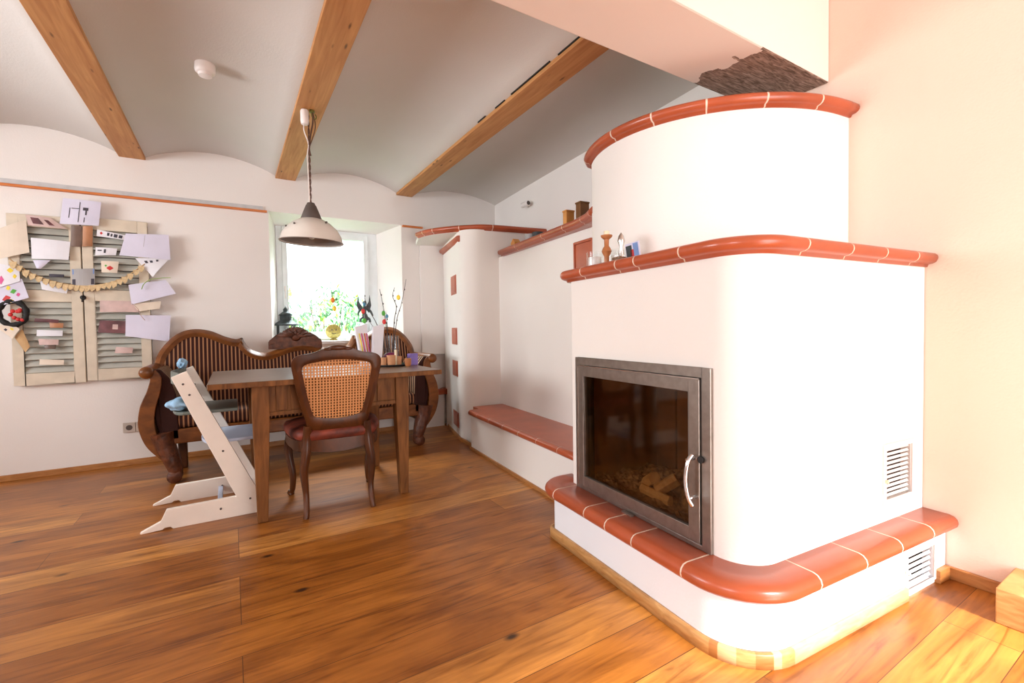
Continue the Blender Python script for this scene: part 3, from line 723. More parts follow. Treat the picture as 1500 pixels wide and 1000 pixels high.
Ov = [[bm.verts.new(pt(x, z, s)) for x, z in O_] for s in (-T*.5, T*.5)]
Mv = [[bm.verts.new(pt((x+X)/2, (z+Zz)/2, s)) for (x, z), (X, Zz) in zip(O_, I_)] for s in (-T*1.15, T*1.15)]
Iv = [[bm.verts.new(pt(x, z, s)) for x, z in I_] for s in (-T*.6, T*.6)]
seq = [Ov[0], Mv[0], Iv[0], Iv[1], Mv[1], Ov[1]]
for a in range(6):
    A, B = seq[a], seq[(a+1) % 6]
    for i in range(k): bm.faces.new((A[i], A[(i+1) % k], B[(i+1) % k], B[i]))
obj('back_frame', bm, 'mahogany', ch, smooth=True)
bm = BM(); sphere(bm, (0, yb(.96)-.012, .957), .03, 12, sc=(1.6, .4, .5))
for s in (-1, 1): sphere(bm, (s*.05, yb(.95)-.010, .950), .02, 10, sc=(1.5, .4, .45))
obj('crest_carving', bm, 'mahogany', ch)
bm = BM(); cc = bm.verts.new(pt(0, .72, -.004)); R = [bm.verts.new(pt(x, z, 0)) for x, z in I_]
for i in range(k): bm.faces.new((R[i], R[(i+1) % k], cc))
obj('cane_panel', bm, 'cane', ch)
for s in (-1, 1):
    bm = BM(); pts = spline([(s*.160, yb(.52), .52), (s*.166, .004, .44), (s*.172, .0, .36), (s*.186, .0, .26), (s*.178, .004, .12), (s*.180, -.028, .03), (s*.184, -.036, .0)], 6)
    tube(bm, pts, [.021+.008*math.sin(min(1, i/len(pts)*1.6)*PI)-.006*(i/len(pts)) for i in range(len(pts))], 10); obj('back_leg', bm, 'mahogany', ch, smooth=True)
    bm = BM(); pts = spline([(s*.225, .40, .42), (s*.245, .43, .36), (s*.252, .435, .27), (s*.232, .42, .14), (s*.236, .43, .04), (s*.248, .445, .008)], 6)
    tube(bm, pts, [.034-.020*(i/len(pts))**.7+(.008 if i > len(pts)-4 else 0) for i in range(len(pts))], 10); obj('front_leg', bm, 'mahogany', ch, smooth=True)
sp_o = [(q.x, q.y) for q in spline([(-.17, -.005, 0), (-.225, .06, 0), (-.262, .22, 0), (-.262, .38, 0), (-.18, .455, 0), (0, .475, 0), (.18, .455, 0), (.262, .38, 0), (.262, .22, 0), (.225, .06, 0), (.17, -.005, 0), (0, -.018, 0)], 5, True)]
bm = BM(); prism(bm, sp_o, .375, .43)
for q in bm.verts:
    if q.co.z < .4: q.co.z -= .022*abs(math.cos(q.co.x*9)) if q.co.y < .1 else .0
obj('seat_rail', bm, 'mahogany', ch, smooth=True)
bm = BM(); lay = [(.98, .43), (1.03, .448), (1.04, .468), (1.0, .487), (.85, .502), (.5, .513)]; rings = []
for s, z in lay: rings.append([bm.verts.new((x*s, .22+(y-.22)*s, z)) for x, y in sp_o])
for A, B in zip(rings, rings[1:]):
    for i in range(len(A)): bm.faces.new((A[i], A[(i+1) % len(A)], B[(i+1) % len(A)], B[i]))
bm.faces.new(rings[0][::-1]); ctr = bm.verts.new((0, .22, .516))
for i in range(len(rings[-1])): bm.faces.new((rings[-1][i], rings[-1][(i+1) % len(rings[-1])], ctr))
obj('seat_cushion', bm, 'red_leather', ch, smooth=True)

# ------------------------------------------------------------------ antique sofa
sf = thing('antique_sofa', 'antique walnut sofa with camel back and brown striped upholstery under the window', 'sofa', (.53, 4.32, 0))
top = [(-1.03, .70), (-1.045, .80), (-1.02, .90), (-.95, 1.0), (-.87, 1.062), (-.78, 1.083), (-.68, 1.068), (-.58, 1.02), (-.50, .995), (-.455, 1.005), (-.44, .975), (-.40, .915), (-.34, .880), (-.27, .872), (-.20, .895), (-.10, .93), (0, .945)]
tops = [(q.x, q.y) for q in spline([(a, b, 0) for a, b in top], 5)]
full = tops+[(-x, z) for x, z in tops[::-1][1:]]
fr = .062
nrm = []
for i in range(len(full)):
    a, b = Vector(full[max(0, i-1)]), Vector(full[min(len(full)-1, i+1)]); t_ = (b-a).normalized(); nrm.append(Vector((t_.y, -t_.x)))
inn = [(full[i][0]+nrm[i].x*fr, full[i][1]+nrm[i].y*fr) for i in range(len(full))]
def yz_back(z): return .12+.10*(z-.45)
bm = BM()
secs = []
for i in range(len(full)):
    (x, z), (X, Zz) = full[i], inn[i]; mx_, mz = (x+X)/2, (z+Zz)/2
    secs.append([bm.verts.new((x, yz_back(z)+.0, z)), bm.verts.new((mx_, yz_back(mz)-.034, mz)), bm.verts.new((X, yz_back(Zz)-.022, Zz)), bm.verts.new((X, yz_back(Zz)+.05, Zz)), bm.verts.new((x, yz_back(z)+.05, z))])
for A, B in zip(secs, secs[1:]):
    for j in range(5): bm.faces.new((A[j], A[(j+1) % 5], B[(j+1) % 5], B[j]))
bm.faces.new(secs[0]); bm.faces.new(secs[-1])
obj('back_frame', bm, 'sofa_wood', sf, smooth=True)
mid = [((a[0]+b[0])/2, (a[1]+b[1])/2) for a, b in zip(full, inn)]
bm = BM(); F1 = []; F2 = []; B1 = []
for x, z in mid:
    zb_ = .42
    F1.append(bm.verts.new((x, yz_back(z)-.012, z))); F2.append(bm.verts.new((x*.97, yz_back(.45)-.05, zb_))); B1.append(bm.verts.new((x, yz_back(z)+.04, z)))
mm = [bm.verts.new(((a.co.x+b.co.x)/2, (a.co.y+b.co.y)/2-.018, (a.co.z+b.co.z)/2)) for a, b in zip(F1, F2)]
B2 = [bm.verts.new((v_.co.x, .17, v_.co.z)) for v_ in F2]
for i in range(len(F1)-1):
    for P_, Q in ((F1, mm), (mm, F2), (F2, B2), (B2, B1), (B1, F1)): bm.faces.new((P_[i], P_[i+1], Q[i+1], Q[i]))
obj('back_upholstery', bm, 'stripe_x', sf, smooth=True)
# carved crest
cr = []
for i in range(41):
    t_ = -1+2*i/40; z = .96+.125*(1-abs(t_)**1.5)+.012*abs(math.sin(i*PI/2.5)); cr.append((-.045+t_*.215, z))
bm = BM(); prism(bm, cr+[(.17, .90), (-.26, .90)], yz_back(1)-.03, yz_back(1)+.012, 'xz')
obj('crest', bm, 'mahogany_carved', sf)
bm = BM(); lathe(bm, [(.001, -.045), (.03, -.04), (.045, -.03)], 14, (-.045, yz_back(1), 1.01), ax='y')
for a in range(-3, 4):
    ang = PI/2+a*.38; tube(bm, [(-.045+.03*math.cos(ang), yz_back(1)-.035, 1.0+.02*math.sin(ang)), (-.045+.15*math.cos(ang), yz_back(1)-.03, .975+.095*math.sin(ang))], [.012, .008], 6)
obj('crest_shell', bm, 'mahogany_carved', sf)
bm = BM(); box(bm, -.93, .93, -.33, -.28, .27, .375); obj('front_rail', bm, 'sofa_wood', sf, bevel=.01)
bm = BM(); box(bm, -.93, .93, -.28, .16, .29, .375); obj('seat_base', bm, 'mahogany', sf)
bm = BM(); box(bm, -.92, .92, -.325, .11, .375, .475); obj('seat_cushion', bm, 'stripe_x', sf, bevel=.035, seg=4)
# arms: s-curve board with scroll
for s in (-1, 1):
    prof = spline([(s*.945, .0, .20), (s*1.015, 0, .30), (s*1.045, 0, .42), (s*1.035, 0, .54), (s*1.0, 0, .65), (s*.985, 0, .74), (s*1.01, 0, .785)], 6)
    wid = [.050, .055, .06, .058, .05, .042, .036]
    bm = BM(); ys = (-.35, .12)
    k = len(prof); rr = []
    for i, p_ in enumerate(prof):
        a = prof[max(0, i-1)]; b = prof[min(k-1, i+1)]; t_ = (b-a).normalized(); nn = Vector((t_.z, 0, -t_.x)); q = i/(k-1)*6; j = min(5, int(q)); wd = wid[j]+(wid[j+1]-wid[j])*(q-j)
        for_y = []
        for y in ys:
            for sg in (-1, 1): for_y.append(bm.verts.new((p_.x+nn.x*wd*.75*sg, y, p_.z+nn.z*wd*.75*sg)))
        rr.append([for_y[0], for_y[1], for_y[3], for_y[2]])
    for A, B in zip(rr, rr[1:]):
        for i in range(4): bm.faces.new((A[i], A[(i+1) % 4], B[(i+1) % 4], B[i]))
    bm.faces.new(rr[0]); bm.faces.new(rr[-1])
    obj('arm', bm, 'sofa_wood', sf, smooth=True, bevel=.012, seg=3)
    bm = BM(); lathe(bm, [(.001, -.375), (.02, -.374), (.038, -.362), (.042, -.35), (.042, .12)], 18, (s*1.035, 0, .785), ax='y'); obj('arm_scroll', bm, 'sofa_wood', sf, smooth=True)
    bm = BM(); tube(bm, [(s*.965, -.30, .50), (s*.93, -.30, .56), (s*.925, -.30, .68), (s*.955, -.30, .765)], .001, 6)
    bm.free(); bm = BM()
    pr_ = [(s*.86, .30), (s*.965, .30), (s*1.0, .46), (s*.985, .60), (s*.965, .70), (s*1.0, .80), (s*.96, .805), (s*.91, .74), (s*.875, .62)]
    prism(bm, pr_, -.33, .12, 'xz'); obj('arm_upholstery', bm, 'stripe_y', sf, smooth=True, bevel=.02, seg=3)
    # carved apron and scroll foot
    bm = BM(); tube(bm, spline([(s*.965, -.30, .36), (s*.95, -.30, .26), (s*.915, -.31, .16), (s*.895, -.31, .08), (s*.89, -.32, .03)], 5), [.105-.0029*i for i in range(21)], 12, flat=.7)
    obj('carved_leg', bm, 'mahogany_carved', sf, smooth=True)
    bm = BM(); lathe(bm, [(.001, -.375), (.022, -.372), (.045, -.36), (.046, -.28), (.03, -.27)], 16, (s*.90, 0, .046), ax='y'); obj('scroll_foot', bm, 'mahogany_carved', sf, smooth=True)
    bm = BM(); box(bm, s*.88-.03, s*.88+.03, .05, .11, 0, .28); obj('rear_leg', bm, 'mahogany', sf, bevel=.01)

# ------------------------------------------------------------------ high chair
hc = thing('high_chair', 'white slanted wooden high chair beside the left table end', 'chair', (0, 0, 0))
for y, nm in ((3.06, 'near'), (3.52, 'far')):
    bm = BM(); dx = 0
    prism(bm, [(-.437, .0), (-.44, .008), (-.352, .048), (-.325, .108), (.045, .115), (.105, .115), (.112, .0), (-.30, .0), (-.31, .012), (-.335, .012), (-.345, .004)], y-.014, y+.014, 'xz')
    obj('floor_rail', bm, 'white_wood', hc, bevel=.003)
    bm = BM(); prism(bm, [(.002, .10), (.112, .012), (.116, .105), (-.215, .845), (-.285, .815)], y-.016, y+.012, 'xz')
    obj('side_upright', bm, 'white_wood', hc, bevel=.003)
    for x, z in ((-.232, .775), (-.205, .715), (-.06, .385), (.065, .09), (-.08, .06)):
        bm = BM(); lathe(bm, [(.001, -.018), (.006, -.0175), (.006, -.012)], 8, (x, y, z), ax='y'); obj('bolt', bm, 'cap', hc)
bm = BM(); box(bm, .07, .09, 3.07, 3.51, .03, .075, mat=None); obj('floor_bar', bm, 'pale_blue', hc, bevel=.003)
bm = BM(); box(bm, -.10, -.075, 3.07, 3.51, .035, .06); obj('cross_bar', bm, 'pale_blue', hc, bevel=.003)
def plate(x0, x1, y0, y1, z, th):
    return [(x0+.06, y0), (x1, y0), (x1, y1), (x0+.06, y1)]+[(q[0], q[1]) for q in arc(x0+.06, (y0+y1)/2, .06, 90, 270, 10, (y1-y0)/2)][1:-1]
bm = BM(); prism(bm, plate(-.30, .02, 3.08, 3.50, 0, 0), .600, .618); obj('seat_plate', bm, 'grey_green', hc, bevel=.004)
bm = BM(); prism(bm, plate(-.17, .13, 3.08, 3.50, 0, 0), .425, .443); obj('foot_plate', bm, 'pale_blue', hc, bevel=.004)
for z, x in ((.80, -.245), (.70, -.20)):
    bm = BM(); pts = []
    for i in range(9):
        t_ = i/8; pts.append((x-.05*math.sin(PI*t_), 3.08+.43*t_))
    o2 = [(a-.012, b) for a, b in pts[::-1]]; prism(bm, pts+o2, z-.035, z+.035); obj('backrest', bm, 'grey_green', hc, bevel=.004)
def cloth(c, sc, label, seed):
    rnd = random.Random(seed); bm = BM(); bmesh.ops.create_icosphere(bm, subdivisions=4, radius=1)
    w_ = [(Vector((rnd.uniform(-1, 1), rnd.uniform(-1, 1), rnd.uniform(-1, 1)))*rnd.uniform(3, 9), rnd.uniform(0, 6)) for _ in range(7)]
    for q in bm.verts:
        d = sum(math.sin(q.co.dot(a)+b) for a, b in w_)*.055
        q.co = q.co*(1+d); q.co = Vector((q.co.x*sc[0], q.co.y*sc[1], q.co.z*sc[2]))+Vector(c)
    tag(obj('towel', bm, 'blue_cloth', smooth=True), label, 'cloth')
cloth((-.262, 3.17, .655), (.062, .085, .034), 'crumpled light blue cloth lying on the seat plate of the white high chair', 3)
cloth((-.262, 3.44, .868), (.026, .06, .03), 'small light blue cloth over the top of the high chair back', 5)

# ------------------------------------------------------------------ shutters on the wall
SY = YB
sh = thing('shutter_board', 'pair of old cream louvred shutters hung on the left wall as a pinboard', 'shutters', (-.955, SY, 0))
for s, (x0, x1) in enumerate(((-.395, -.004), (.004, .40))):
    leaf = BM(); st = .062; y0, y1 = -.045, -.008
    zz = (.69, .775, 1.30, 1.385, 1.845, 1.93) if s == 0 else (.70, .785, 1.31, 1.395, 1.855, 1.945)
    box(leaf, x0, x0+st, y0, y1, zz[0], zz[5]); box(leaf, x1-st, x1, y0, y1, zz[0], zz[5])
    for a, b in ((zz[0], zz[1]), (zz[2], zz[3]), (zz[4], zz[5])): box(leaf, x0+st, x1-st, y0, y1, a, b)
    lf = obj('shutter_leaf', leaf, 'shutter', sh, bevel=.003)
    sl = BM()
    for a, b, n_ in ((zz[1], zz[2], 11), (zz[3], zz[4], 9)):
        for i in range(n_):
            z = a+(i+.5)*(b-a)/n_
            box(sl, x0+st, x1-st, -.004, .004, -.026, .026, mat=Matrix.Translation((0, -.028, z)) @ Matrix.Rotation(math.radians(-35), 4, 'X'))
    obj('louvres', sl, 'shutter_l', lf)
bm = BM(); box(bm, -.40, .40, -.008, 0, .70, 1.92); obj('backing', bm, 'cap', sh)
bm = BM(); tube(bm, spline([(-.0, -.05, 1.345), (.0, -.068, 1.335), (.0, -.075, 1.30)], 4), .006, 6); lathe(bm, [(.018, -.052), (.018, -.045)], 14, (0, 0, 1.335), ax='y'); obj('shutter_latch', bm, 'black', sh)

def sheet(name, pts, mt, label, cat, y=-.055, bend=.012, marks=(), group='papers and cards on the shutters'):
    """quad sheet pinned to the shutters; pts = four (x,z) corners; marks = (u,v,w,h,material)"""
    def P(u, v): 
        a, b, c, d = [Vector((q[0], q[1])) for q in pts]
        q = (a*(1-u)+b*u)*(1-v)+(d*(1-u)+c*u)*v
        return Vector((q.x, SY+y-bend*(math.sin(u*3.0)*.6+v*v*.7), q.y))
    bm = BM(); N = 6; g_ = [[bm.verts.new(P(i/N, j/N)) for i in range(N+1)] for j in range(N+1)]
    for j in range(N):
        for i in range(N): bm.faces.new((g_[j][i], g_[j][i+1], g_[j+1][i+1], g_[j+1][i]))
    ex = bmesh.ops.extrude_face_region(bm, geom=list(bm.faces))
    for q in ex['geom']:
        if isinstance(q, bmesh.types.BMVert): q.co.y -= .0012
    mats = [mt]
    for (u, v, w_, h_, k_) in marks:
        if k_ not in mats: mats.append(k_)
        if k_ in ('red', 'pink', 'yellow', 'green'): q = [P(u+w_/2+w_*.5*math.cos(t*PI/4)*(1-.25*(t % 2)), v+h_/2+h_*.5*math.sin(t*PI/4)*(1-.25*(t % 2))) for t in range(8)]
        else: q = [P(u, v), P(u+w_, v), P(u+w_, v+h_), P(u, v+h_)]
        f = bm.faces.new([bm.verts.new(a-Vector((0, .0022, 0))) for a in q]); f.material_index = mats.index(k_)
    o = obj(name, bm, mats); 
    tag(o, label, cat, group)
    return o
SHEETS = [
    ('paper_sheet', [(-1.376, 1.816), (-1.243, 1.888), (-1.23, 1.653), (-1.391, 1.594)], 'paper_cream', 'large cream sheet curling off the upper left of the shutters', 'paper', -0.06, []),
    ('photo_strip', [(-1.246, 1.927), (-1.114, 1.917), (-1.024, 1.841), (-1.231, 1.85)], 'paper_pink', 'pinkish photo strip with red figures at the top left of the shutters', 'photo', -0.056, [(0.15, 0.2, 0.3, 0.6, 'dark_photo'), (0.6, 0.3, 0.15, 0.5, 'dark_photo')]),
    ('child_drawing', [(-1.039, 2.069), (-0.824, 2.066), (-0.842, 1.882), (-1.061, 1.875)], 'paper_lav', 'curled pencil drawing pinned above the top middle of the shutters', 'drawing', -0.07, [(0.2, 0.35, 0.02, 0.4, 'ink'), (0.25, 0.35, 0.2, 0.03, 'ink'), (0.45, 0.1, 0.02, 0.8, 'ink'), (0.55, 0.3, 0.14, 0.12, 'ink'), (0.62, 0.4, 0.04, 0.2, 'ink'), (0.6, 0.7, 0.02, 0.2, 'ink')]),
    ('photo_print', [(-1.003, 1.873), (-0.942, 1.874), (-0.948, 1.715), (-1.009, 1.715)], 'brown_photo', 'grey brown photo, left half of the top centre pair', 'photo', -0.058, []),
    ('photo_print', [(-0.938, 1.874), (-0.88, 1.88), (-0.885, 1.724), (-0.943, 1.72)], 'copper_photo', 'copper brown photo, right half of the top centre pair', 'photo', -0.059, []),
    ('paper_sheet', [(-1.222, 1.762), (-1.01, 1.75), (-1.023, 1.612), (-1.22, 1.609)], 'paper_w', 'blank white sheet on the upper left louvres', 'paper', -0.062, []),
    ('folded_note', [(-1.218, 1.6), (-1.124, 1.606), (-1.178, 1.538), (-1.199, 1.542)], 'paper_lav', 'small folded white corner sheet below the blank white sheet', 'paper', -0.056, []),
    ('photo_print', [(-1.01, 1.546), (-0.878, 1.558), (-0.882, 1.428), (-1.01, 1.418)], 'grey_photo', 'blue topped landscape photo at the shutter centre', 'photo', -0.06, [(0.03, 0.02, 0.94, 0.3, 'sky_photo'), (0.02, 0.6, 0.14, 0.36, 'ink'), (0.84, 0.6, 0.14, 0.34, 'ink')]),
    ('envelope', [(-1.187, 1.458), (-1.034, 1.402), (-1.043, 1.361), (-1.175, 1.388)], 'paper_w', 'white envelope stuck in the middle left louvres', 'envelope', -0.058, []),
    ('greeting_card', [(-0.841, 1.618), (-0.735, 1.619), (-0.746, 1.528), (-0.839, 1.529)], 'paper_cream', 'cream card with red bird on the upper right louvres', 'card', -0.06, [(0.3, 0.4, 0.45, 0.4, 'red'), (0.2, 0.3, 0.15, 0.2, 'green')]),
    ('caption_strip', [(-0.857, 1.857), (-0.679, 1.826), (-0.689, 1.788), (-0.859, 1.805)], 'paper_w', 'narrow paper strip with small dark letters at the upper right', 'paper', -0.058, [(0.1, 0.2, 0.1, 0.5, 'red'), (0.35, 0.2, 0.08, 0.5, 'ink'), (0.47, 0.25, 0.06, 0.5, 'ink'), (0.58, 0.2, 0.12, 0.6, 'ink'), (0.75, 0.2, 0.12, 0.6, 'ink')]),
    ('paper_sheet', [(-0.87, 1.721), (-0.741, 1.72), (-0.751, 1.666), (-0.872, 1.658)], 'paper_w', 'small white sheet with pencil scribble in the upper right louvres', 'paper', -0.057, [(0.1, 0.3, 0.2, 0.15, 'ink'), (0.4, 0.2, 0.1, 0.5, 'ink')]),
    ('paper_sheet', [(-0.686, 1.84), (-0.414, 1.854), (-0.407, 1.65), (-0.729, 1.667)], 'paper_lav', 'big lavender white sheet at the upper right of the shutters', 'paper', -0.066, [(0.44, 0.05, 0.008, 0.5, 'grey_photo')]),
    ('paper_sheet', [(-0.634, 1.652), (-0.416, 1.661), (-0.472, 1.585), (-0.527, 1.506)], 'paper_w', 'pointed white sheet with small dark writing under the big lavender one', 'paper', -0.062, [(0.2, 0.15, 0.1, 0.15, 'ink'), (0.38, 0.15, 0.1, 0.15, 'ink'), (0.6, 0.1, 0.08, 0.15, 'ink')]),
    ('paper_sheet', [(-0.682, 1.44), (-0.443, 1.487), (-0.379, 1.377), (-0.666, 1.284)], 'paper_lav', 'pale grey lavender sheet right of the garland end', 'paper', -0.066, []),
    ('paper_sheet', [(-0.696, 1.289), (-0.48, 1.314), (-0.491, 1.253), (-0.618, 1.231)], 'paper_cream', 'cream slip below the grey lavender sheet', 'paper', -0.06, []),
    ('photo_strip', [(-0.859, 1.314), (-0.624, 1.312), (-0.627, 1.225), (-0.858, 1.224)], 'paper_pink', 'pinkish patterned strip on the lower right louvres', 'paper', -0.058, []),
    ('photo_print', [(-0.864, 1.161), (-0.705, 1.155), (-0.708, 1.058), (-0.875, 1.067)], 'dark_photo', 'dark pink photo left of the white sheet at lower right', 'photo', -0.057, [(0.5, 0.3, 0.2, 0.4, 'paper_pink')]),
    ('paper_sheet', [(-0.706, 1.203), (-0.421, 1.198), (-0.436, 0.986), (-0.712, 1.037)], 'paper_lav', 'large white sheet with pink ribbon at the lower right of the shutters', 'paper', -0.066, []),
    ('photo_print', [(-1.222, 1.178), (-1.094, 1.168), (-1.095, 1.142), (-1.223, 1.153)], 'dark_photo', 'thin dark red strip photo in the lower left louvres', 'photo', -0.057, []),
    ('postcard', [(-1.147, 1.148), (-1.069, 1.142), (-1.071, 1.106), (-1.141, 1.107)], 'copper_photo', 'small orange brown postcard in the lower left louvres', 'postcard', -0.056, []),
    ('paper_sheet', [(-1.214, 1.093), (-1.075, 1.086), (-1.076, 1.045), (-1.215, 1.048)], 'paper_w', 'white slip in the lower left louvres under the orange postcard', 'paper', -0.057, []),
    ('paper_sheet', [(-1.209, 1.028), (-1.099, 1.02), (-1.101, 0.98), (-1.203, 0.983)], 'paper_pink', 'pinkish slip below the white slip in the lower left louvres', 'paper', -0.057, []),
    ('photo_print', [(-1.178, 0.982), (-1.115, 0.98), (-1.116, 0.95), (-1.175, 0.952)], 'brown_photo', 'tiny brown photo low in the left louvres', 'photo', -0.058, []),
    ('paper_sheet', [(-1.207, 0.878), (-1.075, 0.866), (-1.076, 0.83), (-1.208, 0.838)], 'paper_cream', 'cream slip near the bottom of the left louvres', 'paper', -0.057, []),
    ('postcard', [(-0.774, 0.953), (-0.67, 0.944), (-0.675, 0.9), (-0.783, 0.905)], 'paper_pink', 'rosy card in the lower right louvres', 'postcard', -0.057, []),
    ('photo_print', [(-1.135, 1.505), (-1.054, 1.504), (-1.054, 1.483), (-1.136, 1.48)], 'ink', 'thin black strip in the middle left louvres', 'photo', -0.056, []),
    ('floral_napkin', [(-1.423, 1.572), (-1.288, 1.541), (-1.284, 1.443), (-1.43, 1.375)], 'paper_w', 'floral paper with pink and yellow blossoms at the far left edge', 'paper', -0.066, [(0.55, 0.1, 0.25, 0.3, 'yellow'), (0.25, 0.5, 0.2, 0.4, 'pink'), (0.1, 0.1, 0.2, 0.3, 'pink'), (0.75, 0.45, 0.15, 0.3, 'yellow')]),
    ('floral_napkin', [(-1.429, 1.38), (-1.276, 1.463), (-1.242, 1.326), (-1.433, 1.246)], 'paper_lav', 'floral paper with green and red flecks below the blossom one at the far left', 'paper', -0.068, [(0.45, 0.1, 0.15, 0.25, 'yellow'), (0.55, 0.35, 0.2, 0.25, 'green'), (0.3, 0.55, 0.25, 0.35, 'red'), (0.7, 0.6, 0.12, 0.2, 'pink'), (0.45, 0.8, 0.15, 0.2, 'yellow')]),
    ('gift_tag', [(-1.41, 1.111), (-1.355, 1.154), (-1.294, 1.099), (-1.335, 1.032)], 'paper_cream', 'cream tag with yellow dot hanging at the lower left shutter edge', 'tag', -0.072, [(0.55, 0.45, 0.2, 0.3, 'yellow'), (0.2, 0.3, 0.2, 0.15, 'ink')]),
    ('gift_tag', [(-1.329, 1.041), (-1.286, 1.099), (-1.248, 0.97), (-1.274, 0.931)], 'tan', 'tan tag hanging below the cream tag', 'tag', -0.066, []),
]
for nm, pts, mt, lab, cat, y, mk in SHEETS: sheet(nm, pts, mt, lab, cat, y, .012, mk)

wr = thing('wreath', 'dark round wreath with red berries at the left edge of the shutters', 'wreath', (-1.33, SY-.06, 1.215))
bm = BM(); tube(bm, [(.07*math.cos(a*PI/12), -.01, .085*math.sin(a*PI/12)) for a in range(25)], [.018+.004*math.sin(a*2.1) for a in range(25)], 8, cap=False); obj('ring', bm, 'black', wr)
for k_ in range(8):
    bm = BM(); sphere(bm, (.02+random.uniform(-.03, .035), -.02, random.uniform(-.05, .04)), .014, 8); obj('berry', bm, 'red', wr)
for c_, lab, pts in (('lime', 'lime green ribbon at the right end of the garland', [(-.598, -.09, 1.405), (-.58, -.095, 1.45), (-.535, -.09, 1.485), (-.47, -.085, 1.50), (-.41, -.08, 1.505)]),
                     ('paper_pink', 'thin pink ribbon on the large white sheet at lower right', [(-.66, -.09, 1.29), (-.625, -.1, 1.25), (-.61, -.09, 1.20), (-.585, -.09, 1.16)])):
    bm = BM(); tube(bm, spline([(x, SY+y, z) for x, y, z in pts], 5), .006, 6, flat=.3); tag(obj('ribbon', bm, c_), lab, 'ribbon')
# garland of small beige flags across the shutters
gl = thing('bunting_garland', 'beige cloth bunting garland drooping across the middle of the shutters', 'garland', (0, SY, 0))
pts = [(-1.335, 1.60), (-1.22, 1.50), (-1.08, 1.44), (-.955, 1.425), (-.83, 1.44), (-.70, 1.50), (-.575, 1.61)]
ps = [(q.x, q.z) for q in spline([(a, -.07, b) for a, b in pts], 8)]
bm = BM(); tube(bm, [(x, -.068, z) for x, z in ps], .004, 5); obj('string', bm, 'tan', gl)
for i in range(2, len(ps)-2, 2):
    x, z = ps[i]; bm = BM(); w_ = .022; h_ = random.uniform(.04, .06)
    vv = [bm.verts.new(q) for q in ((x-w_, -.072, z), (x+w_, -.074, z), (x+w_*.6, -.082, z-h_*.7), (x+random.uniform(-.01, .01), -.086, z-h_), (x-w_*.6, -.08, z-h_*.7))]
    f = bm.faces.new(vv); e_ = bmesh.ops.extrude_face_region(bm, geom=[f])
    for q in e_['geom']:
        if isinstance(q, bmesh.types.BMVert): q.co.y -= .003
    obj('flag', bm, 'beige', gl)

# ------------------------------------------------------------------ things on the window sill
ZS = .955
la = thing('lantern', 'dark metal roofed lantern on the window sill at the left', 'lantern', (.452, 4.93, ZS))
bm = BM(); box(bm, -.085, .085, -.085, .085, 0, .02)
for a, b in ((-1, -1), (1, -1), (1, 1), (-1, 1)): box(bm, a*.07-.006, a*.07+.006, b*.07-.006, b*.07+.006, .02, .16)
for k_ in (-.07, 0, .07): 
    box(bm, k_-.003, k_+.003, -.072, -.068, .02, .16); box(bm, k_-.003, k_+.003, .068, .072, .02, .16)
obj('lantern_cage', bm, 'verdigris', la)
bm = BM(); lathe(bm, [(.125, .155), (.105, .17), (.06, .20), (.052, .205), (.052, .25), (.065, .255), (.03, .285), (.02, .29), (.022, .31), (.006, .33), (.002, .345)], 8); obj('lantern_roof', bm, 'verdigris', la)
bm = BM(); lathe(bm, [(.02, .02), (.02, .10), (.001, .102)], 12); obj('candle', bm, 'wax', la)
ck = thing('round_ornament', 'round dull gold face ornament on the window sill', 'ornament', (.885, 4.93, ZS))
bm = BM(); lathe(bm, [(.001, -.03), (.05, -.028), (.074, -.01), (.074, .012), (.001, .02)], 24, (0, 0, .09), ax='y'); obj('disc', bm, 'gold', ck, smooth=True)
bm = BM(); lathe(bm, [(.04, 0), (.036, .012), (.015, .02)], 14); obj('foot', bm, 'gold', ck)
bm = BM()
for a in (-.02, .02): sphere(bm, (a, -.032, .105), .007, 8)
for s in (-1, 1): tube(bm, spline([(s*.02, 0, .16), (s*.035, 0, .185), (s*.03, 0, .20)], 4), .003, 5)
tube(bm, [(-.018, -.032, .07), (0, -.034, .064), (.018, -.032, .07)], .003, 5); obj('face_details', bm, 'cap', ck)
st = thing('angel_figurine', 'grey bronze winged figurine standing by the window behind the napkin bags', 'figurine', (1.20, 4.93, ZS))
bm = BM(); lathe(bm, [(.05, 0), (.05, .165), (.075, .17), (.075, .18)], 14); obj('pedestal', bm, 'frame_white', st)
bm = BM()
tube(bm, spline([(0, 0, .18), (.01, 0, .22), (-.005, 0, .27), (0, 0, .32), (.0, 0, .35)], 5), [.02]*4+[.028]*6+[.022]*6+[.016]*5, 10)
sphere(bm, (0, 0, .385), .024, 12, sc=(.9, .9, 1.15))
for s in (-1, 1):
    tube(bm, spline([(s*.02, 0, .335), (s*.06, -.01, .30), (s*.075, -.03, .25)], 4), [.009]*9, 7)
    tube(bm, spline([(s*.01, .01, .24), (s*.045, -.01, .215), (s*.05, -.02, .18)], 4), [.012]*9, 7)
obj('figure', bm, 'bronze', st, smooth=True)
bm = BM()
for s in (-1, 1):
    prism(bm, [(s*.01, .33), (s*.05, .40), (s*.06, .47), (s*.075, .36), (s*.05, .28)], .015, .022, 'xz')
obj('wings', bm, 'bronze', st)
pp = thing('potted_plant', 'small spindly plant in a white pot on the window sill centre', 'plant', (1.05, 4.98, ZS))
bm = BM(); lathe(bm, [(.03, 0), (.042, .07), (.038, .07), (.001, .055)], 16); obj('pot', bm, 'plastic', pp)
bm = BM()
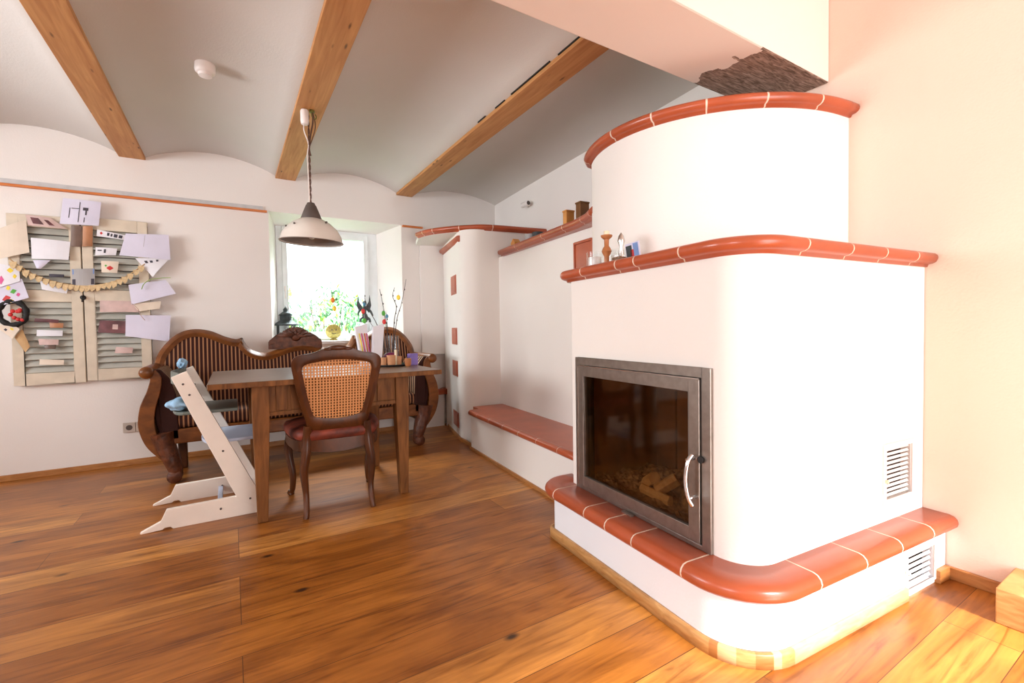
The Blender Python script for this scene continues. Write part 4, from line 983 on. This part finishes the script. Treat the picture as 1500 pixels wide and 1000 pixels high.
for k_ in range(9):
    a = k_*.7; tube(bm, spline([(0, 0, .05), (.02*math.cos(a), .02*math.sin(a), .13), (.05*math.cos(a), .05*math.sin(a), .19+.02*(k_ % 3))], 4), .002, 4)
    sphere(bm, (.05*math.cos(a), .05*math.sin(a), .19+.02*(k_ % 3)), .014, 6, sc=(1, 1, .5))
obj('foliage', bm, 'leaf', pp)

# ------------------------------------------------------------------ things on the table
ZT = .79
tray = thing('serving_tray', 'dark oval tray on the table top holding vase and cups', 'tray', (.985, 3.31, ZT))
bm = BM(); lathe(bm, [(.105, 0), (.12, .004), (.126, .014), (.122, .014), (.112, .007), (.001, .006)], 28); obj('tray_dish', bm, 'black', tray)
vz = thing('glass_vase', 'clear glass vase with egg-hung twigs on the tray', 'vase', (.995, 3.345, ZT+.008))
bm = BM(); lathe(bm, [(.001, 0), (.052, .0), (.056, .01), (.060, .21)], 48, cap=False); obj('vase_glass', bm, 'clear_glass', vz, smooth=True)
bm = BM(); lathe(bm, [(.001, .012), (.05, .013), (.052, .07), (.03, .085), (.001, .088)], 16); obj('decor_sand', bm, 'magenta', vz)
br_ = [((-.02, 0, .05), (-.09, .0, .28), (-.16, 0, .42), (-.19, .0, .55)), ((0, .01, .05), (-.03, 0, .3), (-.05, 0, .44), (-.07, .0, .55)),
       ((.02, 0, .05), (.03, .0, .3), (.05, 0, .42), (.025, .0, .50), (.04, 0, .565)), ((.02, .01, .05), (.05, .0, .32), (.09, 0, .45), (.13, .0, .63)), ((-.01, .02, .05), (-.01, .03, .25), (-.015, .04, .38))]
eggs_at = [(1.062, 3.345, 1.29, 'yellow', 'yellow decorated egg hanging high on the right twig'), (.800, 3.33, 1.185, 'red', 'red decorated egg beside the figurine'), (.808, 3.33, 1.118, 'green', 'green decorated egg below the left red one'),
           (.945, 3.33, 1.172, 'green', 'green decorated egg above the vase'), (.966, 3.32, 1.150, 'blue', 'small blue egg right of the green one above the vase'), (.940, 3.30, 1.110, 'red', 'red decorated egg just above the vase rim'),
           (.60, 3.34, 1.262, 'orange', 'orange decorated egg seen against the window'), (.612, 3.35, 1.205, 'yellow', 'yellow egg below the orange one against the window'), (.815, 3.35, 1.235, 'blue', 'blue-grey egg at the figurine head height')]
bm = BM()
for b in br_:
    pts = spline(b, 6); tube(bm, pts, [.0035-.0022*i/len(pts) for i in range(len(pts))], 5)
    for k_ in range(3, len(pts)-1, 3):
        q = pts[k_]; sphere(bm, q+Vector((.004, 0, .004)), .004, 5, sc=(1, 1, 1.6))
tube(bm, spline([(-.02, 0, .08), (-.15, .0, .32), (-.30, .01, .50), (-.392, .005, .52), (-.392, .005, .475)], 6), .0016, 5)
tube(bm, spline([(-.16, 0, .40), (-.185, -.01, .42), (-.193, -.012, .40)], 4), .0012, 4)
obj('twigs', bm, 'twig', vz)
for x, y, z, k_, lab in eggs_at:
    e = thing('easter_egg', lab, 'egg', (x, y, z), 0, 'eggs on the twigs')
    bm = BM(); sphere(bm, (0, 0, 0), .0165 if k_ != 'blue' else .013, 12, sc=(.85, .85, 1.15)); obj('egg_shell', bm, k_, e, smooth=True)
    bm = BM(); tube(bm, [(0, 0, .014), (0, 0, .045)], .0008, 4); obj('thread', bm, 'cord_w', e)
for x, y, lean, lab, mk in ((.812, 3.33, -.14, 'white paper bag with pink and yellow stripes left of the vase', 1), (.876, 3.31, .10, 'plain white folded napkin bag right beside the striped one', 0)):
    b = thing('napkin_bag', lab, 'paper bag', (x, y, ZT), .2)
    bm = BM(); w_ = .032; box(bm, -w_, w_, -.02, .02, 0, .10)
    bm.verts.ensure_lookup_table()
    for q in bm.verts:
        if q.co.z > .05: q.co = Vector((q.co.x*1.35+lean*.25, q.co.y*.5, .295+q.co.x*.3))
    obj('bag', bm, 'paper_w', b)
    if mk:
        for dx, c in ((-.028, 'yellow'), (-.01, 'pink'), (.012, 'orange'), (.026, 'pink')):
            bm = BM(); tube(bm, [(dx*.9-.005, -.024, .10), (dx-.028, -.022, .24)], .004, 5); obj('stripe', bm, c, b)
def cup(x, y, r, h, mt, lab, z=ZT+.006, cat='cup'):
    t = thing('small_cup', lab, cat, (x, y, z), 0, 'small cups on the tray')
    bm = BM(); lathe(bm, [(r*.8, 0), (r*.95, h*.2), (r, h), (r*.86, h), (r*.8, h*.4), (.001, h*.35)], 18); obj('cup_body', bm, mt, t, smooth=True)
    return t
cup(.912, 3.245, .022, .06, 'brown_card', 'small clay pot at the left end of the tray')
cup(.965, 3.235, .032, .075, 'brown_card', 'larger clay pot in the middle of the tray')
cup(1.020, 3.245, .024, .065, 'brown_card', 'narrow clay pot at the right of the tray')
cup(1.075, 3.20, .024, .055, 'turned_wood', 'brown clay pot on the table right of the tray', ZT)
cn = thing('candle', 'thin ivory candle standing in the middle clay pot', 'candle', (.995, 3.225, ZT+.007)); bm = BM(); lathe(bm, [(.009, 0), (.009, .11), (.001, .112)], 10); obj('candle_stick', bm, 'wax', cn)
bm = BM(); box(bm, -.034, .034, -.02, .02, 0, .085); tag(obj('card_box', bm, 'purple', loc=(1.135, 3.27, ZT), rot=(0, 0, .25), bevel=.003), 'small purple box at the right side of the table', 'box')

# ------------------------------------------------------------------ things on the stove ledge
def on(name, u, v, z, lab, cat): 
    return thing(name, lab, cat, SW(u, v, z), -TH)
ZL = 1.3325
t = on('candlestick', .215, .905, ZL, 'turned wooden candlestick on the stove ledge', 'candlestick')
bm = BM(); lathe(bm, [(.038, 0), (.036, .008), (.012, .016), (.012, .05), (.02, .065), (.024, .075), (.018, .09), (.011, .1), (.012, .13), (.026, .142), (.028, .15), (.010, .152)], 20); obj('stick', bm, 'turned_wood', t, smooth=True)
bm = BM(); lathe(bm, [(.014, .15), (.014, .17), (.001, .172)], 12); obj('candle', bm, 'wax', t)
for v_, lab in ((1.0, 'clear glass tumbler with white candle, left on the stove ledge'), (.955, 'clear glass tumbler right beside the leftmost one on the ledge')):
    t = on('candle_glass', .24 if v_ > .98 else .30, v_+.03 if v_ > .98 else v_, ZL, lab, 'glass')
    bm = BM(); lathe(bm, [(.001, 0), (.040, 0), (.042, .09)], 48, cap=False); obj('glass_wall', bm, 'clear_glass', t, smooth=True)
    bm = BM(); lathe(bm, [(.033, .006), (.033, .065), (.001, .067)], 16); obj('candle', bm, 'plastic', t)
t = on('glass_bowl', .235, .835, ZL, 'dark glass jar with brown contents on the stove ledge', 'jar')
bm = BM(); lathe(bm, [(.001, 0), (.03, 0), (.042, .03), (.04, .07), (.036, .075)], 48, cap=False); obj('jar_wall', bm, 'clear_glass', t, smooth=True)
bm = BM(); lathe(bm, [(.001, .009), (.032, .012), (.036, .035), (.001, .045)], 16); obj('contents', bm, 'brown_wood', t)
t = on('metal_figure', .27, .865, ZL, 'small silver ornament behind the candlestick', 'ornament')
bm = BM(); lathe(bm, [(.022, 0), (.01, .02), (.014, .06), (.008, .09), (.018, .12), (.012, .145), (.002, .16)], 12); obj('ornament_body', bm, 'steel_edge', t, smooth=True)
t = on('greeting_card', .24, .745, ZL, 'blue and red illustrated card leaning against the stove drum', 'card'); t.rotation_euler = (0, 0, PI/2-TH-.15)
bm = BM(); box(bm, -.06, .05, -.001, .001, 0, .09, 0, Matrix.Rotation(-.15, 4, 'X')); obj('card_sheet', bm, 'paper_lav', t)
for q, c in (((-.05, -.012, .01, .085), 'sky_photo'), ((-.015, .012, .0, .06), 'red'), ((.0, .045, .02, .08), 'verdigris')):
    bm = BM(); box(bm, q[0], q[1], .001, .0022, q[2], q[3], 0, Matrix.Rotation(-.15, 4, 'X')); obj('print', bm, c, t)
# on the shelf above the bench
ZP = 1.7595
for u, v, sx, sy, h, mt, lab in ((.77, 2.05, .07, .05, .15, 'orange_wood', 'orange wooden block box, front one on the high shelf ledge'), (.84, 1.97, .08, .06, .20, 'brown_wood', 'dark brown box behind the orange one on the high shelf')):
    t = on('wooden_box', u, v, ZP, lab, 'box')
    bm = BM(); box(bm, -sx/2, sx/2, -sy/2, sy/2, 0, h); obj('box_body', bm, mt, t, bevel=.004)
    bm = BM(); box(bm, -sx/2-.003, sx/2+.003, -sy/2-.003, sy/2+.003, h, h+.012); obj('box_lid', bm, mt, t, bevel=.002)
t = on('wooden_house', .74, 2.86, ZP, 'small orange wooden house at the far end of the high shelf', 'ornament')
bm = BM(); prism(bm, [(-.04, 0), (.04, 0), (.04, .06), (0, .095), (-.04, .06)], -.03, .03, 'yz'); obj('house_body', bm, 'orange_wood', t)
bm = BM(); box(bm, -.032, -.028, -.01, .01, 0, .03); obj('house_door', bm, 'brown_wood', t)
for v_, u_, lab in ((2.66, .78, 'silver grey glass holder on the high shelf, left one'), (2.56, .80, 'dark grey glass holder on the high shelf, right one')):
    t = on('candle_holder', u_, v_, ZP, lab, 'candle holder')
    bm = BM(); lathe(bm, [(.045, 0), (.05, .10), (.046, .10), (.04, .01), (.001, .008)], 20, cap=False); obj('holder', bm, 'grey_photo' if v_ > 2.6 else 'verdigris', t, smooth=True)
    bm = BM(); lathe(bm, [(.03, .01), (.03, .07), (.001, .072)], 14); obj('candle', bm, 'plastic', t)
